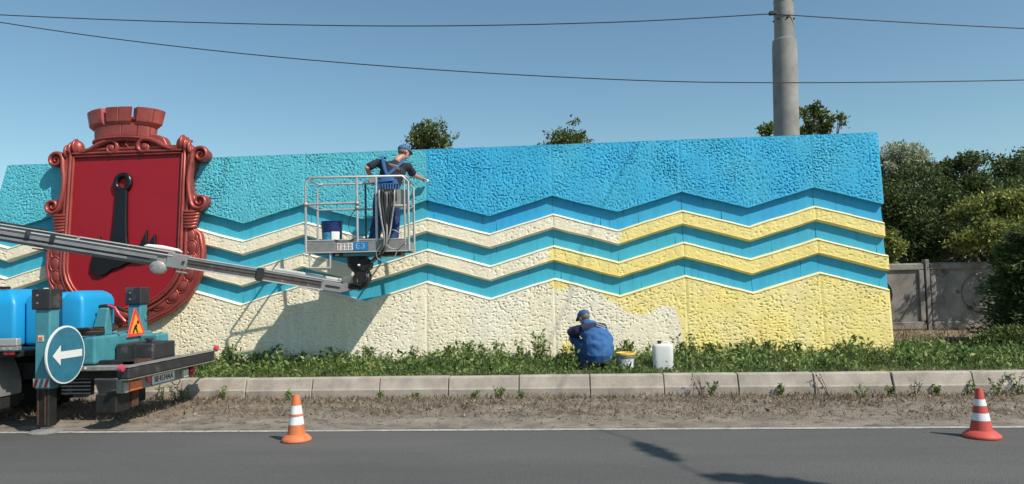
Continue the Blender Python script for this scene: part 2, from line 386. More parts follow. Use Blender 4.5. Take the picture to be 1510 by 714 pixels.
def paint_b2(x, z): return np.maximum(sstep(-.05, .06, x+.36+edge_n(x, z, 61)*.9), .08)
peaks = [X0+2*PER*k for k in range(-4, 3)]
edges = [xleft(2.2)]+peaks+[XR]
core = MB()
core.prism([(-10.95, .22), (XR-.03, .22), (XR-.03, ZTOP-.03), (xleft(ZTOP)+.03, ZTOP-.03)], lambda a, b, d: Wp(a, b, d), -.100, -.52)
core.build('core', pmat('wall_core', (.06, .20, .25), .9, bump=.3), wall)
def half_edges(a, b, coarse=False):
    k = [X0+PER*i for i in range(-12, 8)]; m = [a]+[q for q in k if a+.05 < q < b-.05]+[b]
    if coarse: return m
    return [u+(v-u)*j/12 for u, v in zip(m[:-1], m[1:]) for j in range(12)]+[b]
def zoff(name, d): return lambda x: zig(x, name)+d
for i in range(len(edges)-1):
    a, b = edges[i]+.0015, edges[i+1]-.0015; lf = i == 0; last = i == len(edges)-2
    up_a = (xleft(3.45) if lf else a); lo_a = (xleft(.9) if lf else a)
    rb = [b+d if last else b for d in (.02, .0, .02, -.01)]
    strip('upper_panel', up_a, rb[0], zoff('up', 0), cst(ZTOP), 0., wall, blue_paint, paint_up, 1., lf, hf=stucco_up)
    for nm, tn, bn, pf, e in (('wave_bar', 'b1t', 'b1b', paint_b1, rb[1]), ('wave_bar', 'b2t', 'b2b', paint_b2, rb[2])):
        aa = xleft(2.4 if tn == 'b1t' else 1.9) if lf else a
        strip(nm, aa, e, zoff(bn, .035), zoff(tn, -.034), 0., wall, cream_paint, pf, .62, lf, .096)
    strip('lower_panel', lo_a, rb[3], cst(.24), zoff('low', -.034), 0., wall, cream_paint, paint_low, 1., lf)
    # sloping caps along the top of each bar and of the lower panel, and the sloping undersides
    for tn, pf, e in (('b1t', paint_b1, rb[1]), ('b2t', paint_b2, rb[2]), ('low', lambda x, z: sstep(-.5, .4, x), rb[3])):
        ks = half_edges(xleft(2) if lf else a, e); V = []; pa = []
        for x in ks:
            z = float(zig(x, tn))
            for dz, o in ((-.036, .008), (-.028, .010), (-.004, -.035), (.002, -.094), (-.05, -.094)): V.append(Wp(x, z+dz, o))
        me = bpy.data.meshes.new('cap_strip')
        fs = [(q*5+j, (q+1)*5+j, (q+1)*5+(j+1) % 5, q*5+(j+1) % 5) for q in range(len(ks)-1) for j in range(5)]
        fs += [(4, 3, 2, 1, 0), tuple((len(ks)-1)*5+j for j in range(5))]
        me.from_pydata([tuple(v) for v in V], [], fs)
        arr = np.array([tuple(v) for v in V]); A = me.attributes.new('paint', 'FLOAT', 'POINT'); A.data.foreach_set('value', np.clip(pf(arr[:, 0], arr[:, 2]), 0, 1).astype('f'))
        link('cap_strip', me, lip_paint, wall)
    for bn, pf, e in (('b1b', paint_b1, rb[1]), ('b2b', paint_b2, rb[2])):
        ks = half_edges(xleft(2) if lf else a, e); V = []
        for x in ks:
            z = float(zig(x, bn))
            for dz, o in ((.040, -.006), (.034, .004), (.0, -.045), (.0, -.094), (.05, -.094)): V.append(Wp(x, z+dz, o))
        me = bpy.data.meshes.new('under_strip')
        fs = [(q*5+j, (q+1)*5+j, (q+1)*5+(j+1) % 5, q*5+(j+1) % 5) for q in range(len(ks)-1) for j in range(5)]
        fs += [(4, 3, 2, 1, 0), tuple((len(ks)-1)*5+j for j in range(5))]
        me.from_pydata([tuple(v) for v in V], [], fs)
        arr = np.array([tuple(v) for v in V]); A = me.attributes.new('paint', 'FLOAT', 'POINT'); A.data.foreach_set('value', np.clip(pf(arr[:, 0], arr[:, 2]), 0, 1).astype('f'))
        link('under_strip', me, cream_paint, wall)
    # smooth blue boards between the bars, joints between them
    for bi, (tn, bn, pf) in enumerate((('up', 'b1t', lambda x, z: sstep(-2.5, -2.3, x)*(.75+.6*gnoise(x*1.6, z*2, 63))),
                       ('b1b', 'b2t', lambda x, z: .25*sstep(1.6, 2.2, x)+.1*gnoise(x*2, z*2, 64)),
                       ('b2b', 'low', lambda x, z: .35*sstep(1.6, 2.2, x)+.1*gnoise(x*2, z*2, 65)))):
        rr = random.Random(i*10+bi); ks = half_edges(xleft(2) if lf else a, rb[0]-(.02 if last else 0), True)
        for q in range(len(ks)-1):
            xa, xb = ks[q], ks[q+1]; cuts = [xa]
            for c in sorted(rr.sample([.1, .2, .33, .47, .6, .74, .88], rr.choice((1, 2, 2, 3)))): cuts.append(xa+(xb-xa)*c)
            cuts.append(xb)
            for c in range(len(cuts)-1):
                p, r_ = cuts[c]+.0012, cuts[c+1]-.0012
                if r_-p < .03: continue
                o = -.084+rr.uniform(-.003, .004); tl = rr.uniform(-.02, .02)
                n = 8; V = []
                for k in range(n+1):
                    x = p+(r_-p)*k/n
                    for t in range(5):
                        z = float(zig(x, bn))-.05+(float(zig(x, tn))+.06-float(zig(x, bn))+.05)*t/4
                        V.append(Wp(x+tl*(t-2)*.25, z, o))
                for k in (0, n):
                    x = p+(r_-p)*k/n
                    for t in (0, 4):
                        z = float(zig(x, bn))-.05+(float(zig(x, tn))+.06-float(zig(x, bn))+.05)*t/4
                        V.append(Wp(x+tl*(t-2)*.25, z, o-.012))
                me = bpy.data.meshes.new('board'); B = (n+1)*5
                fs = [(k*5+t, (k+1)*5+t, (k+1)*5+t+1, k*5+t+1) for k in range(n) for t in range(4)]
                fs += [(B, 0, 1, 2, 3, 4, B+1), (n*5, B+2, B+3, n*5+4, n*5+3, n*5+2, n*5+1)]
                me.from_pydata([tuple(v) for v in V], [], fs); arr = np.array([tuple(v) for v in V])
                A = me.attributes.new('paint', 'FLOAT', 'POINT'); A.data.foreach_set('value', np.clip(pf(arr[:, 0], arr[:, 2]), 0, 1).astype('f'))
                link('board', me, band_paint, wall)

# ------------------------------------------------------------------ coat of arms on the wall
SX = -7.80
def Sp(u, v, o): return Wp(SX+u, v, o)
def crom(pts, n=6, closed=False):
    P = [Vector((*p, 0)) if len(p) == 2 else Vector(p) for p in pts]; out = []; m = len(P)
    for i in range(m if closed else m-1):
        p0, p1, p2, p3 = (P[(i-1) % m] if closed else P[max(i-1, 0)]), P[i], P[(i+1) % m], (P[(i+2) % m] if closed else P[min(i+2, m-1)])
        for k in range(n):
            t = k/n; out.append(.5*((2*p1)+(p2-p0)*t+(2*p0-5*p1+4*p2-p3)*t*t+(3*p1-p0-3*p2+p3)*t**3))
    if not closed: out.append(P[-1])
    return out
copper = pmat('copper_red_enamel', (.33, .062, .052), .40, .40, var=.10, scale=4, bump=.08, bscale=25, c2=(.38, .082, .068), spots=((.20, .045, .040), 6, .34))
crimson = pmat('crimson_enamel', (.30, .004, .012), .55, 0, var=.06, scale=2, bump=.05, bscale=18)
gloss_black = pmat('black_enamel', (.006, .006, .007), .3, 0, var=.2, scale=4)
shield = root('coat_of_arms', (SX, 12.35, .98), 'big copper red baroque shield with black anchor and mural crown on the wall', 'coat of arms')
half = [(0, 4.42), (.30, 4.42), (.60, 4.36), (.72, 4.18), (.88, 4.12), (.98, 4.24), (1.10, 4.20), (1.22, 4.06), (1.24, 3.86), (1.17, 3.62), (1.17, 3.40), (1.26, 3.22), (1.30, 3.04), (1.20, 2.86), (1.17, 2.74),
        (1.30, 2.62), (1.38, 2.40), (1.40, 2.12), (1.34, 1.82), (1.16, 1.52), (.86, 1.28), (.46, 1.10), (0, 1.02)]
rh = [(p.x, p.y) for p in crom(half, 4)]
outline = rh+[(-a, b) for a, b in reversed(rh[1:-1])]
MB().prism(outline, lambda a, b, d: Sp(a, b, d), -.03, .165).build('frame', copper, shield, bevel=.045, seg=3, smooth=60)
fr = [(0, 4.02), (.50, 4.02), (1.0, 4.02), (1.0, 3.5), (1.0, 3.0), (1.0, 2.5), (1.0, 2.2)]+[(1.0*math.cos(t), 2.10+.78*-math.sin(t)) for t in [k*math.pi/2/9 for k in range(0, 10)]]
fr[2:2] = [(.97, 4.02)]; fr[4:4] = []
fpoly = fr[:-1]+[(0, 1.32)]+[(-a, b) for a, b in reversed(fr[1:-1])]
MB().prism([(a*1.02, b) for a, b in fpoly], lambda a, b, d: Sp(a, b, d), .10, .172).build('field', crimson, shield)
def loop_off(poly, d):
    out = []; n = len(poly)
    for i in range(n):
        a, b, c = Vector(poly[i-1]), Vector(poly[i]), Vector(poly[(i+1) % n])
        n1 = Vector(((b-a).y, -(b-a).x)).normalized(); n2 = Vector(((c-b).y, -(c-b).x)).normalized()
        m = (n1+n2); m = m/max(.35, m.dot(n1)) if m.length > 1e-6 else n1
        q = b-m*d; out.append((q.x, q.y))
    return out
def mould(poly, off, o, rx, ry, nm):
    pts = [Sp(a, b, o) for a, b in loop_off(poly, off)]
    MB().tube(pts, [(rx, ry)]*len(pts), 10, up=(0, -1, .08), closed=True).build(nm, copper, shield, smooth=60)
mould(fpoly, .015, .190, .022, .030, 'moulding'); mould(fpoly, .065, .200, .030, .040, 'moulding'); mould(fpoly, .135, .185, .034, .030, 'moulding')
def ribbon(path, radii, o, name, flat=1.9):
    pts = [Sp(a, b, o) for a, b in path]
    return MB().tube(pts, [(r, r*flat) for r in radii], 10, up=(0, -1, .08)).build(name, copper, shield, smooth=70)
for s in (1, -1):
    cx1, cy1, cx2, cy2 = 1.35, 3.985, 1.36, 3.15
    p = []; R = []
    for k in range(34):
        t = k/33; a = math.pi-2*math.pi*1.7*(1-t); r = .020+.125*t; p.append((s*(cx1+r*math.cos(a)), cy1+r*math.sin(a))); R.append(.016+.030*t)
    for q in [(1.195, 3.86), (1.165, 3.68), (1.155, 3.52), (1.165, 3.38), (1.185, 3.27)]: p.append((s*q[0], q[1])); R.append(.048)
    for k in range(34):
        t = k/33; a = math.pi+.1+2*math.pi*1.6*t; r = .145-.125*t; p.append((s*(cx2+r*math.cos(a)), cy2+r*math.sin(a))); R.append(.046-.030*t)
    ribbon(p, R, .175, 'scroll')
    MB().lathe([(.135, 0), (.135, .13), (.11, .15)], (0, 0, 0), 24, M=Matrix.Rotation(math.pi/2, 3, 'X')).build
    for cx, cy in ((cx1, cy1), (cx2, cy2)):
        d = MB(); d.ring([[Sp(s*cx+r*math.cos(t), cy+r*math.sin(t), o) for t in [k*2*math.pi/24 for k in range(24)]] for r, o in ((.12, .0), (.12, .14), (.09, .165), (.02, .175))])
        d.build('scroll_eye', copper, shield, smooth=40)
    # ridged shell under the side scroll
    for k in range(6):
        v = 3.0-.055*k; wd = .155-.014*abs(k-1)
        pts = [Sp(s*(1.19+wd*math.cos(t)), v-.03*math.sin(t), .15+.075*math.sin(t)) for t in [math.pi*j/8 for j in range(9)]]
        MB().tube(pts, .030, 8).build('shell_ridge', copper, shield, smooth=70)
    # knob at the upper corner
    m = MB(); m.ell(Sp(s*1.0, 4.20, .14), (.13, .11, .15), n=16, m=10)
    for k in range(3):
        pts = [Sp(s*(1.0+.075*k)+s*.10*math.cos(t)*0, 4.23-.05*k+.12*math.cos(t), .15+.11*math.sin(t)) for t in [math.pi*j/8 for j in range(9)]]
        m.tube(pts, .026, 8)
    m.build('shell_knob', copper, shield, smooth=70)
    # laurel leaves
    for (u, v, a, sc) in ((1.215, 2.56, .25, 1), (1.245, 2.34, .1, 1.05), (1.25, 2.11, -.05, 1.05), (1.215, 1.88, -.3, 1), (1.10, 1.67, -.65, .95), (.93, 1.49, -.9, .9), (.70, 1.35, -1.1, .85), (.44, 1.25, -1.25, .75)):
        M = Matrix.Rotation(-s*a, 3, 'Y')
        MB().ell(Sp(s*u, v, .165), (.085*sc, .036, .125*sc), M=M, n=14, m=10).build('leaf', copper, shield, smooth=70)
        pts = [Sp(s*u, v, .165)+M @ Vector((.095*sc*math.cos(t), -.012, .135*sc*math.sin(t))) for t in [2*math.pi*j/18 for j in range(18)]]
        MB().tube(pts, .013, 6, closed=True).build('leaf_rim', copper, shield, smooth=70)
    # volute beside the star
    p = []; R = []
    for k in range(30):
        t = k/29; a = math.pi/2+2*math.pi*1.35*(1-t); r = .015+.125*t; p.append((s*(.31+r*math.cos(a)), 4.17+r*math.sin(a))); R.append(.018+.030*t)
    for q, rr in [((.42, 4.29), .052), ((.55, 4.24), .054), ((.68, 4.16), .048), ((.80, 4.11), .040), ((.90, 4.12), .030), ((.94, 4.16), .02)]: p.append((s*q[0], q[1])); R.append(rr)
    ribbon(p, R, .19, 'volute', 1.6)
    MB().ell(Sp(s*.31, 4.17, .18), (.085, .07, .085), n=14, m=8).build('volute_eye', copper, shield, smooth=70)
    ribbon([(s*1.19, 2.72), (s*1.36, 2.56), (s*1.42, 2.3), (s*1.42, 2.05), (s*1.35, 1.78), (s*1.17, 1.49), (s*.87, 1.25), (s*.46, 1.07), (s*.05, 1.0)], [.03, .042, .045, .045, .045, .045, .045, .04, .035], .10, 'outer_rim', 1.7)
MB().ell(Sp(0, 1.20, .17), (.20, .08, .11), n=14, m=8).build('boss', copper, shield, smooth=70)
# mural crown
def Cp(th, r, z): a = math.radians(th); return Sp(-.14+r*math.sin(a), z-.05+.07*math.cos(a), .06+r*math.cos(a)*.40)
crown = MB(); crown.ring([[Cp(t, r, z) for t in range(-96, 97, 8)] for r, z in ((.46, 4.28), (.50, 4.34), (.52, 4.62), (.60, 4.66), (.60, 4.70))])
crown = crown.build('crown', copper, shield, smooth=30)
def cblock(t0, t1, prof, nm):
    n = max(2, int((t1-t0)/7)); MB().ring([[Cp(t0+(t1-t0)*k/n, r, z) for r, z in prof] for k in range(n+1)]).build(nm, copper, crown, bevel=.008)
for a, b in ((-92, -58), (-57.3, -26), (-25.3, 4), (4.7, 34), (34.7, 62), (62.7, 92)):
    cblock(a, b, ((.44, 4.36), (.575, 4.36), (.595, 4.585), (.44, 4.585)), 'brick')
cblock(-94, 94, ((.44, 4.315), (.615, 4.315), (.62, 4.357), (.44, 4.357)), 'crown_band')
MP = ((.46, 4.59), (.61, 4.56), (.69, 4.62), (.745, 4.875), (.46, 4.875))
for a, b in ((-88, -57), (-56.3, -27), (-19, 0.5), (1.2, 21), (28, 56), (56.7, 88)): cblock(a, b, MP, 'merlon_brick')
# star
st = MB(); pts = []
for k in range(10):
    a = math.pi/2+k*math.pi/5; r = .135 if k % 2 == 0 else .055; pts.append(Sp(-.03+r*math.cos(a), 4.225+r*math.sin(a), .165))
st.add(pts+[Sp(-.03, 4.225, .25), Sp(-.03, 4.225, .15)], [(k, (k+1) % 10, 10) for k in range(10)]+[((k+1) % 10, k, 11) for k in range(10)])
st.build('star', copper, shield)
# anchor
AX = -.06
anchor = MB().prism([(AX-.095, 3.40), (AX+.095, 3.40), (AX+.105, 3.0), (AX+.135, 2.55), (AX+.16, 2.40), (AX-.16, 2.40), (AX-.135, 2.55), (AX-.105, 3.0)], Sp, .105, .245).build('anchor', gloss_black, shield, bevel=.012)
MB().tube([Sp(AX+.13*math.cos(t), 3.53+.14*math.sin(t), .20) for t in [2*math.pi*k/28 for k in range(28)]], .048, 10, closed=True).build('ring', gloss_black, anchor, smooth=70)
arm = [(.02, 2.44), (.16, 2.42), (.24, 2.30), (.30, 2.26), (.49, 2.68), (.50, 2.40), (.645, 2.60), (.67, 2.30), (.70, 2.22), (.56, 2.14), (.40, 2.11), (.22, 2.12), (.10, 2.06), (.0, 2.02)]
armL = [(.02, 2.42), (.14, 2.40), (.22, 2.28), (.30, 2.26), (.38, 2.60), (.44, 2.36), (.50, 2.20), (.52, 2.02), (.44, 1.90), (.32, 1.88), (.20, 1.92), (.10, 2.00), (.0, 2.02)]
MB().prism([(AX+a, b) for a, b in arm]+[(AX-a, b) for a, b in reversed(armL[1:-1])], Sp, .106, .225).build('arms', gloss_black, anchor, bevel=.012)

# ------------------------------------------------------------------ aerial work truck
teal = pmat('truck_teal', (.060, .25, .30), .45, 0, var=.14, scale=5, bump=.06, bscale=30, spots=((.16, .15, .13), 9, .30))
sky_plastic = pmat('blue_plastic', (.012, .30, .60), .42, 0, var=.07, scale=3, bump=.06, bscale=20)
dark_steel = pmat('dark_steel', (.020, .019, .018), .6, .3, var=.35, scale=8, bump=.15, bscale=40, spots=((.07, .045, .03), 12, .36))
black_paint = pmat('black_paint', (.028, .028, .030), .5, 0, var=.25, scale=6, bump=.1, spots=((.075, .07, .065), 6, .40))
alu = pmat('aluminium', (.52, .52, .505), .42, .45, var=.12, scale=8, bump=.08, bscale=60)
boom_grey = pmat('boom_grey_paint', (.25, .25, .245), .5, .15, var=.14, scale=5, bump=.08, spots=((.2, .19, .18), 8, .34))
light_grey = pmat('light_grey_paint', (.46, .46, .445), .5, 0, var=.1, scale=6)
zinc = pmat('galvanised_steel', (.36, .35, .33), .5, .5, var=.2, scale=14, bump=.1, spots=((.18, .16, .14), 10, .34))
rubber = pmat('tyre_rubber', (.017, .016, .015), .85, 0, var=.3, scale=12, bump=.3, spots=((.09, .075, .06), 7, .42))
rust = pmat('rusty_steel', (.09, .04, .022), .85, .2, var=.4, scale=12, bump=.4)
white_p = pmat('white_paint', (.74, .74, .71), .5, 0, var=.06)
red_p = pmat('red_paint', (.48, .03, .03), .45, 0, var=.08)
red_lens = pmat('red_lens', (.42, .012, .02), .2, 0, var=.1, coat=.5)
pink_lens = pmat('faded_red_reflector', (.50, .06, .10), .3, 0, var=.12, coat=.3)
orange_lens = pmat('orange_lens', (.75, .13, .02), .2, 0, var=.2, scale=30, coat=.5)
hose_m = pmat('black_hose', (.016, .016, .017), .4, 0, var=.3, coat=.2)
sign_blue = pmat('sign_blue', (.028, .16, .235), .45, 0, var=.15, scale=8, spots=((.10, .22, .3), 20, .30))
truck = root('aerial_work_truck', (-8.0, 9.36, 0), 'blue aerial work truck with long grey boom and railed basket, standing on its outriggers', 'truck')
def B(nm, m, *a, bevel=.012, par=None, seg=1, M=None, smooth=None): return box(*a, M=M).build(nm, m, par or truck, bevel=bevel, seg=seg, smooth=smooth)
# chassis and deck
for y in (8.98, 9.66): B('chassis_rail', dark_steel, -13.0, -5.45, y, y+.10, .54, .76)
B('rear_crossmember', rust, -5.62, -5.40, 8.98, 9.76, .55, .75)
B('deck', dark_steel, -12.2, -6.56, 8.48, 10.24, .86, .93)
B('bed_rail', alu, -12.2, -6.535, 8.40, 8.475, 1.00, 1.085, bevel=.008)
ch = MB(); ch.box(-12.2, -6.53, 8.405, 8.475, .945, .996)
ch.build('checker_rail', zinc, truck, bevel=.006)
for k in range(16): B('rail_stud', alu, -6.60-.085*k, -6.63-.085*k, 8.395, 8.404, .958, .985, bevel=0)
B('bed_rail', alu, -12.2, -6.535, 10.245, 10.32, .95, 1.085, bevel=.008)
B('side_marker', red_lens, -6.72, -6.58, 8.42, 8.45, .895, .935, bevel=.008)
# plastic tool boxes
def toolbox(x0, x1, y0, y1, z0, z1, sh):
    m = MB(); zs = [(z0, 0, 0), (z1-sh, 0, 0), (z1-sh*.45, sh*.25, sh*.18), (z1, sh*.8, sh*.6)]
    m.ring([[(x0+a, y0+b, z), (x1-a, y0+b, z), (x1-a, y1-b, z), (x0+a, y1-b, z)] for z, a, b in zs])
    return m.build('tool_box', sky_plastic, truck, bevel=.05, seg=4, smooth=50)
toolbox(-8.75, -7.10, 9.08, 10.05, .935, 1.665, .20)
toolbox(-10.2, -8.80, 9.08, 10.05, .935, 1.665, .20)
toolbox(-7.08, -6.52, 9.22, 10.05, .935, 1.615, .10)
toolbox(-6.50, -6.20, 9.08, 9.76, 1.06, 1.625, .12)
B('latch_rail', dark_steel, -7.02, -6.62, 9.30, 9.36, 1.617, 1.645, bevel=.006); B('latch_rail', dark_steel, -7.9, -7.3, 9.2, 9.27, 1.667, 1.70, bevel=.006)
B('latch', white_p, -6.86, -6.82, 9.26, 9.32, 1.617, 1.67, bevel=.006)
# outriggers
def outrigger(y0, y1, near):
    c = B('outrigger_column', teal, -6.28, -6.095, y0, y1, .50, 1.43, bevel=.016)
    B('cap', black_paint, -6.31, -6.075, y0-.025, y1+.02, 1.415, 1.655, par=c, bevel=.012)
    for z in (1.49, 1.58): MB().cyl((-6.23, y0-.033, z), (-6.23, y0-.022, z), .012, n=10).build('bolt', zinc, c)
    B('leg', dark_steel, -6.265, -6.11, y0+.012, y1-.012, .07, .52, par=c, bevel=.012)
    for x in (-6.235, -6.15): B('leg_rib', rust, x-.012, x+.012, y0+.001, y0+.0115, .09, .50, par=c, bevel=.004)
    foot = MB(); cy = (y0+y1)/2; foot.lathe([(.055, .09), (.055, .05), (.15, .032), (.185, .014), (.185, .003)], (-6.19, cy, 0), 20)
    foot.build('foot', zinc, c, smooth=40)
    return c
oc = outrigger(8.35, 8.52, True); of = outrigger(10.16, 10.34, False)
B('label', pmat('cream_sticker', (.72, .66, .58), .5), -6.235, -6.165, 8.344, 8.349, 1.05, 1.12, par=oc, bevel=0); B('label_mark', orange_lens, -6.222, -6.18, 8.339, 8.343, 1.065, 1.10, par=oc, bevel=0)
hz = B('hazard_strip', white_p, -6.285, -6.09, 8.341, 8.348, .525, .625, par=oc, bevel=0)
for k in range(3):
    x = -6.282+.065*k; MB().prism([(x, .527), (x+.032, .527), (x+.062, .623), (x+.03, .623)], lambda a, b, d: Vector((a, d, b)), 8.333, 8.339).build('hazard_stripe', red_p if k != 1 else teal, oc)
MB().tube([Vector((-6.035, 10.25+.03*math.cos(t), 1.30+.05*math.sin(t))) for t in [math.pi+math.pi*k/8 for k in range(9)]], .008, 6).build('grab_ring', dark_steel, of)
# outrigger cross beams, brackets
B('outrigger_beam', teal, -6.33, -5.92, 8.90, 10.16, .72, 1.055, bevel=.025, seg=2); B('outrigger_beam', teal, -6.31, -6.07, 8.56, 8.91, .74, 1.03, bevel=.02)
B('valve_block', teal, -5.92, -5.66, 9.84, 10.12, .74, 1.02, bevel=.02)
m = MB(); m.add([(-6.20, 9.22, 1.05), (-6.0, 9.22, 1.05), (-6.0, 9.38, 1.05), (-6.20, 9.38, 1.05), (-6.10, 9.24, 1.40), (-5.97, 9.24, 1.40), (-5.97, 9.36, 1.40), (-6.10, 9.36, 1.40)],
      [(0, 3, 2, 1), (4, 5, 6, 7), (0, 1, 5, 4), (1, 2, 6, 5), (2, 3, 7, 6), (3, 0, 4, 7)]); m.build('boom_rest', teal, truck, bevel=.015)
MB().tube([(-6.12, 9.3, 1.41), (-6.0, 9.3, 1.42), (-5.88, 9.3, 1.40), (-5.80, 9.32, 1.36)], [.03, .028, .024, .02], 8).build('lock_handle', dark_steel, truck, smooth=60)
MB().tube([(-6.0, 9.28, 1.43), (-5.9, 9.27, 1.40), (-5.85, 9.29, 1.30), (-5.78, 9.3, 1.22)], .018, 8).build('strap', pink_lens, truck, smooth=60)
for k in range(5):
    y = 8.62+.02*k; z = 1.16-.016*k
    MB().tube([(-6.05-.03*k, y, z), (-6.0, y+.25, z+.02*math.sin(k)), (-6.02, y+.6, z-.01), (-6.1, y+.95, z+.015)], .016, 7).build('hose', [dark_steel, rust, hose_m, rust, hose_m][k], truck, smooth=60)
# rear: tank, frame, bumper, lamp panel
tank = B('fuel_tank', black_paint, -5.90, -5.40, 9.28, 9.82, .715, .935, bevel=.018)
MB().lathe([(.03, 0), (.03, .03), (.05, .03), (.05, .055), (.035, .06)], (-5.55, 9.45, .936), 14).build('filler_cap', black_paint, tank, smooth=40)
B('tank_strap', black_paint, -5.66, -5.62, 9.272, 9.83, .71, .941, par=tank, bevel=.003); 
B('rear_frame', zinc, -6.34, -5.30, 8.86, 10.2, .645, .705, bevel=.01)
for k in range(3): MB().cyl((-6.15+.07*k, 8.852, .68), (-6.15+.07*k, 8.861, .68), .014, n=10).build('rivet', white_p, truck)
bump = B('bumper_beam', black_paint, -5.30, -5.15, 8.36, 10.42, .602, .728, bevel=.014)
B('bumper_edge', zinc, -5.305, -5.145, 8.36, 10.42, .731, .739, par=bump, bevel=.002); B('bumper_edge', zinc, -5.305, -5.145, 8.36, 10.42, .590, .598, par=bump, bevel=.002)
for y, dz in ((8.30, .0), (10.56, .02)):
    MB().cyl((-5.24, y+(.07 if y < 9 else -.15), .70), (-5.22, y, .72), .014, n=8).build('marker_stalk', rubber, bump)
    MB().lathe([(.042, -.02), (.046, 0), (.040, .022), (.015, .03)], (-5.20, y, .735+dz), 16, M=Matrix.Rotation(math.pi/2, 3, 'Y')).build('marker_lamp', pink_lens, bump, smooth=50)
pan = B('lamp_panel', pmat('grey_green_paint', (.20, .21, .18), .6, var=.2, spots=((.1, .09, .08), 8, .36)), -5.37, -5.29, 8.46, 10.12, .425, .588, bevel=.01)
B('turn_lamp', orange_lens, -5.288, -5.245, 8.54, 8.80, .435, .555, par=pan, bevel=.014, seg=2); B('lamp_end', zinc, -5.288, -5.25, 8.462, 8.53, .43, .555, par=pan, bevel=.006)
MB().lathe([(.05, 0), (.052, .012), (.02, .02)], (-5.288, 8.985, .535), 18, M=Matrix.Rotation(math.pi/2, 3, 'Y')).build('reflector', pink_lens, pan, smooth=50)
plate = B('number_plate', white_p, -5.286, -5.279, 9.06, 9.58, .442, .556, par=pan, bevel=.003)
B('plate_bracket', zinc, -5.287, -5.262, 9.05, 9.60, .425, .438, par=pan, bevel=.003)
B('reverse_lamp', pmat('white_lens', (.66, .64, .58), .25, coat=.4), -5.288, -5.245, 9.76, 9.88, .44, .545, par=pan, bevel=.012, seg=2)
MB().lathe([(.06, 0), (.065, .02), (.05, .05), (.02, .06)], (-5.288, 9.99, .505), 18, M=Matrix.Rotation(math.pi/2, 3, 'Y')).build('tail_lamp', red_lens, pan, smooth=50)
def text_mesh(s, size, fn, depth=.002):
    cu = bpy.data.curves.new('t', 'FONT'); cu.body = s; cu.size = size; cu.align_x = 'CENTER'; cu.align_y = 'CENTER'; cu.extrude = depth
    o = bpy.data.objects.new('t', cu); COL.objects.link(o); bpy.context.view_layer.update()
    me = bpy.data.meshes.new_from_object(o.evaluated_get(bpy.context.evaluated_depsgraph_get())); bpy.data.objects.remove(o)
    for v in me.vertices: v.co = fn(v.co.x, v.co.y, v.co.z)
    return me
link('lettering', text_mesh('BE4534AA', .098, lambda x, y, z: Vector((-5.277+z, 9.32+x, .50+y))), gloss_black, plate)
MB().tube([(-5.32, 9.55, .43), (-5.30, 9.60, .375), (-5.29, 9.68, .36), (-5.29, 9.74, .40), (-5.30, 9.72, .43)], .006, 6).build('cable_loop', hose_m, truck, smooth=60)
tow = B('tow_box', dark_steel, -5.62, -5.36, 8.46, 8.74, .20, .425, bevel=.015); B('tow_plate', rust, -5.64, -5.35, 8.76, 8.90, .22, .425, par=tow, bevel=.01)
# ribbed step and hanging mud flap under the rear
rs = B('step_plate', rubber, -6.46, -6.06, 9.06, 9.12, .33, .56, bevel=.01)
for k in range(5): B('step_rib', zinc, -6.45, -6.07, 9.045, 9.059, .345+.045*k, .362+.045*k, par=rs, bevel=.003)
# wheels, fenders, axle
def wheel(x, y0, y1):
    r = .47; cy = (y0+y1)/2; hw = (y1-y0)/2; M = Matrix.Rotation(math.pi/2, 3, 'X')
    t = MB().lathe([(.27, -hw), (.40, -hw), (.455, -hw*.82), (r, -hw*.6), (r, hw*.6), (.455, hw*.82), (.40, hw), (.27, hw)], (x, cy, r-.005), 36, M=M).build('wheel', rubber, truck, smooth=35)
    MB().lathe([(.10, -hw*.55), (.24, -hw*.45), (.265, -hw*.9), (.285, -hw*.95), (.285, hw*.9), (.1, hw*.9)], (x, cy, r-.005), 28, M=M).build('rim', zinc, t, smooth=35)
    tr = MB()
    for k in range(30):
        a = 2*math.pi*k/30; Mx = Matrix.Translation((x, cy, r-.005)) @ Matrix.Rotation(a, 4, 'Y'); tr.box(-.022, .022, -hw*.6, hw*.6, r-.004, r+.010, M=Mx)
    tr.build('tread', rubber, t)
for y0, y1 in ((8.42, 8.66), (8.69, 8.93), (9.80, 10.04), (10.07, 10.31)): wheel(-7.50, y0, y1)
for y0, y1 in ((8.42, 8.67), (10.05, 10.30)): wheel(-11.9, y0, y1)
MB().cyl((-7.50, 8.6, .46), (-7.50, 10.1, .46), .08).build('axle', dark_steel, truck); MB().ell((-7.50, 9.36, .46), (.22, .2, .2)).build('differential', dark_steel, truck, smooth=70)
fend = pmat('grey_fender', (.22, .22, .21), .55, 0, var=.15, bump=.05)
for y0, y1 in ((8.38, 8.95), (9.78, 10.34)):
    m = MB(); A = [math.radians(k) for k in range(-8, 181, 9)]
    m.ring([[(-7.50+r*math.cos(a), y, .47+r*math.sin(a)) for r, y in ((.585, y0), (.605, y0), (.605, y1), (.585, y1))] for a in A]); 
    f = m.build('fender', fend, truck, smooth=40)
    MB().box(-6.93, -6.915, y0+.01, y1-.01, .24, .45).build('mud_flap', rubber, f)
    s = MB(); A2 = [math.radians(k) for k in range(-14, 64, 6)]
    s.ring([[(-7.50+r*math.cos(a), y, .47+r*math.sin(a)) for r, y in ((.43, y0-.004), (.60, y0-.004), (.60, y0+.01), (.43, y0+.01))] for a in A2]); s.build('fender_skirt', fend, f)
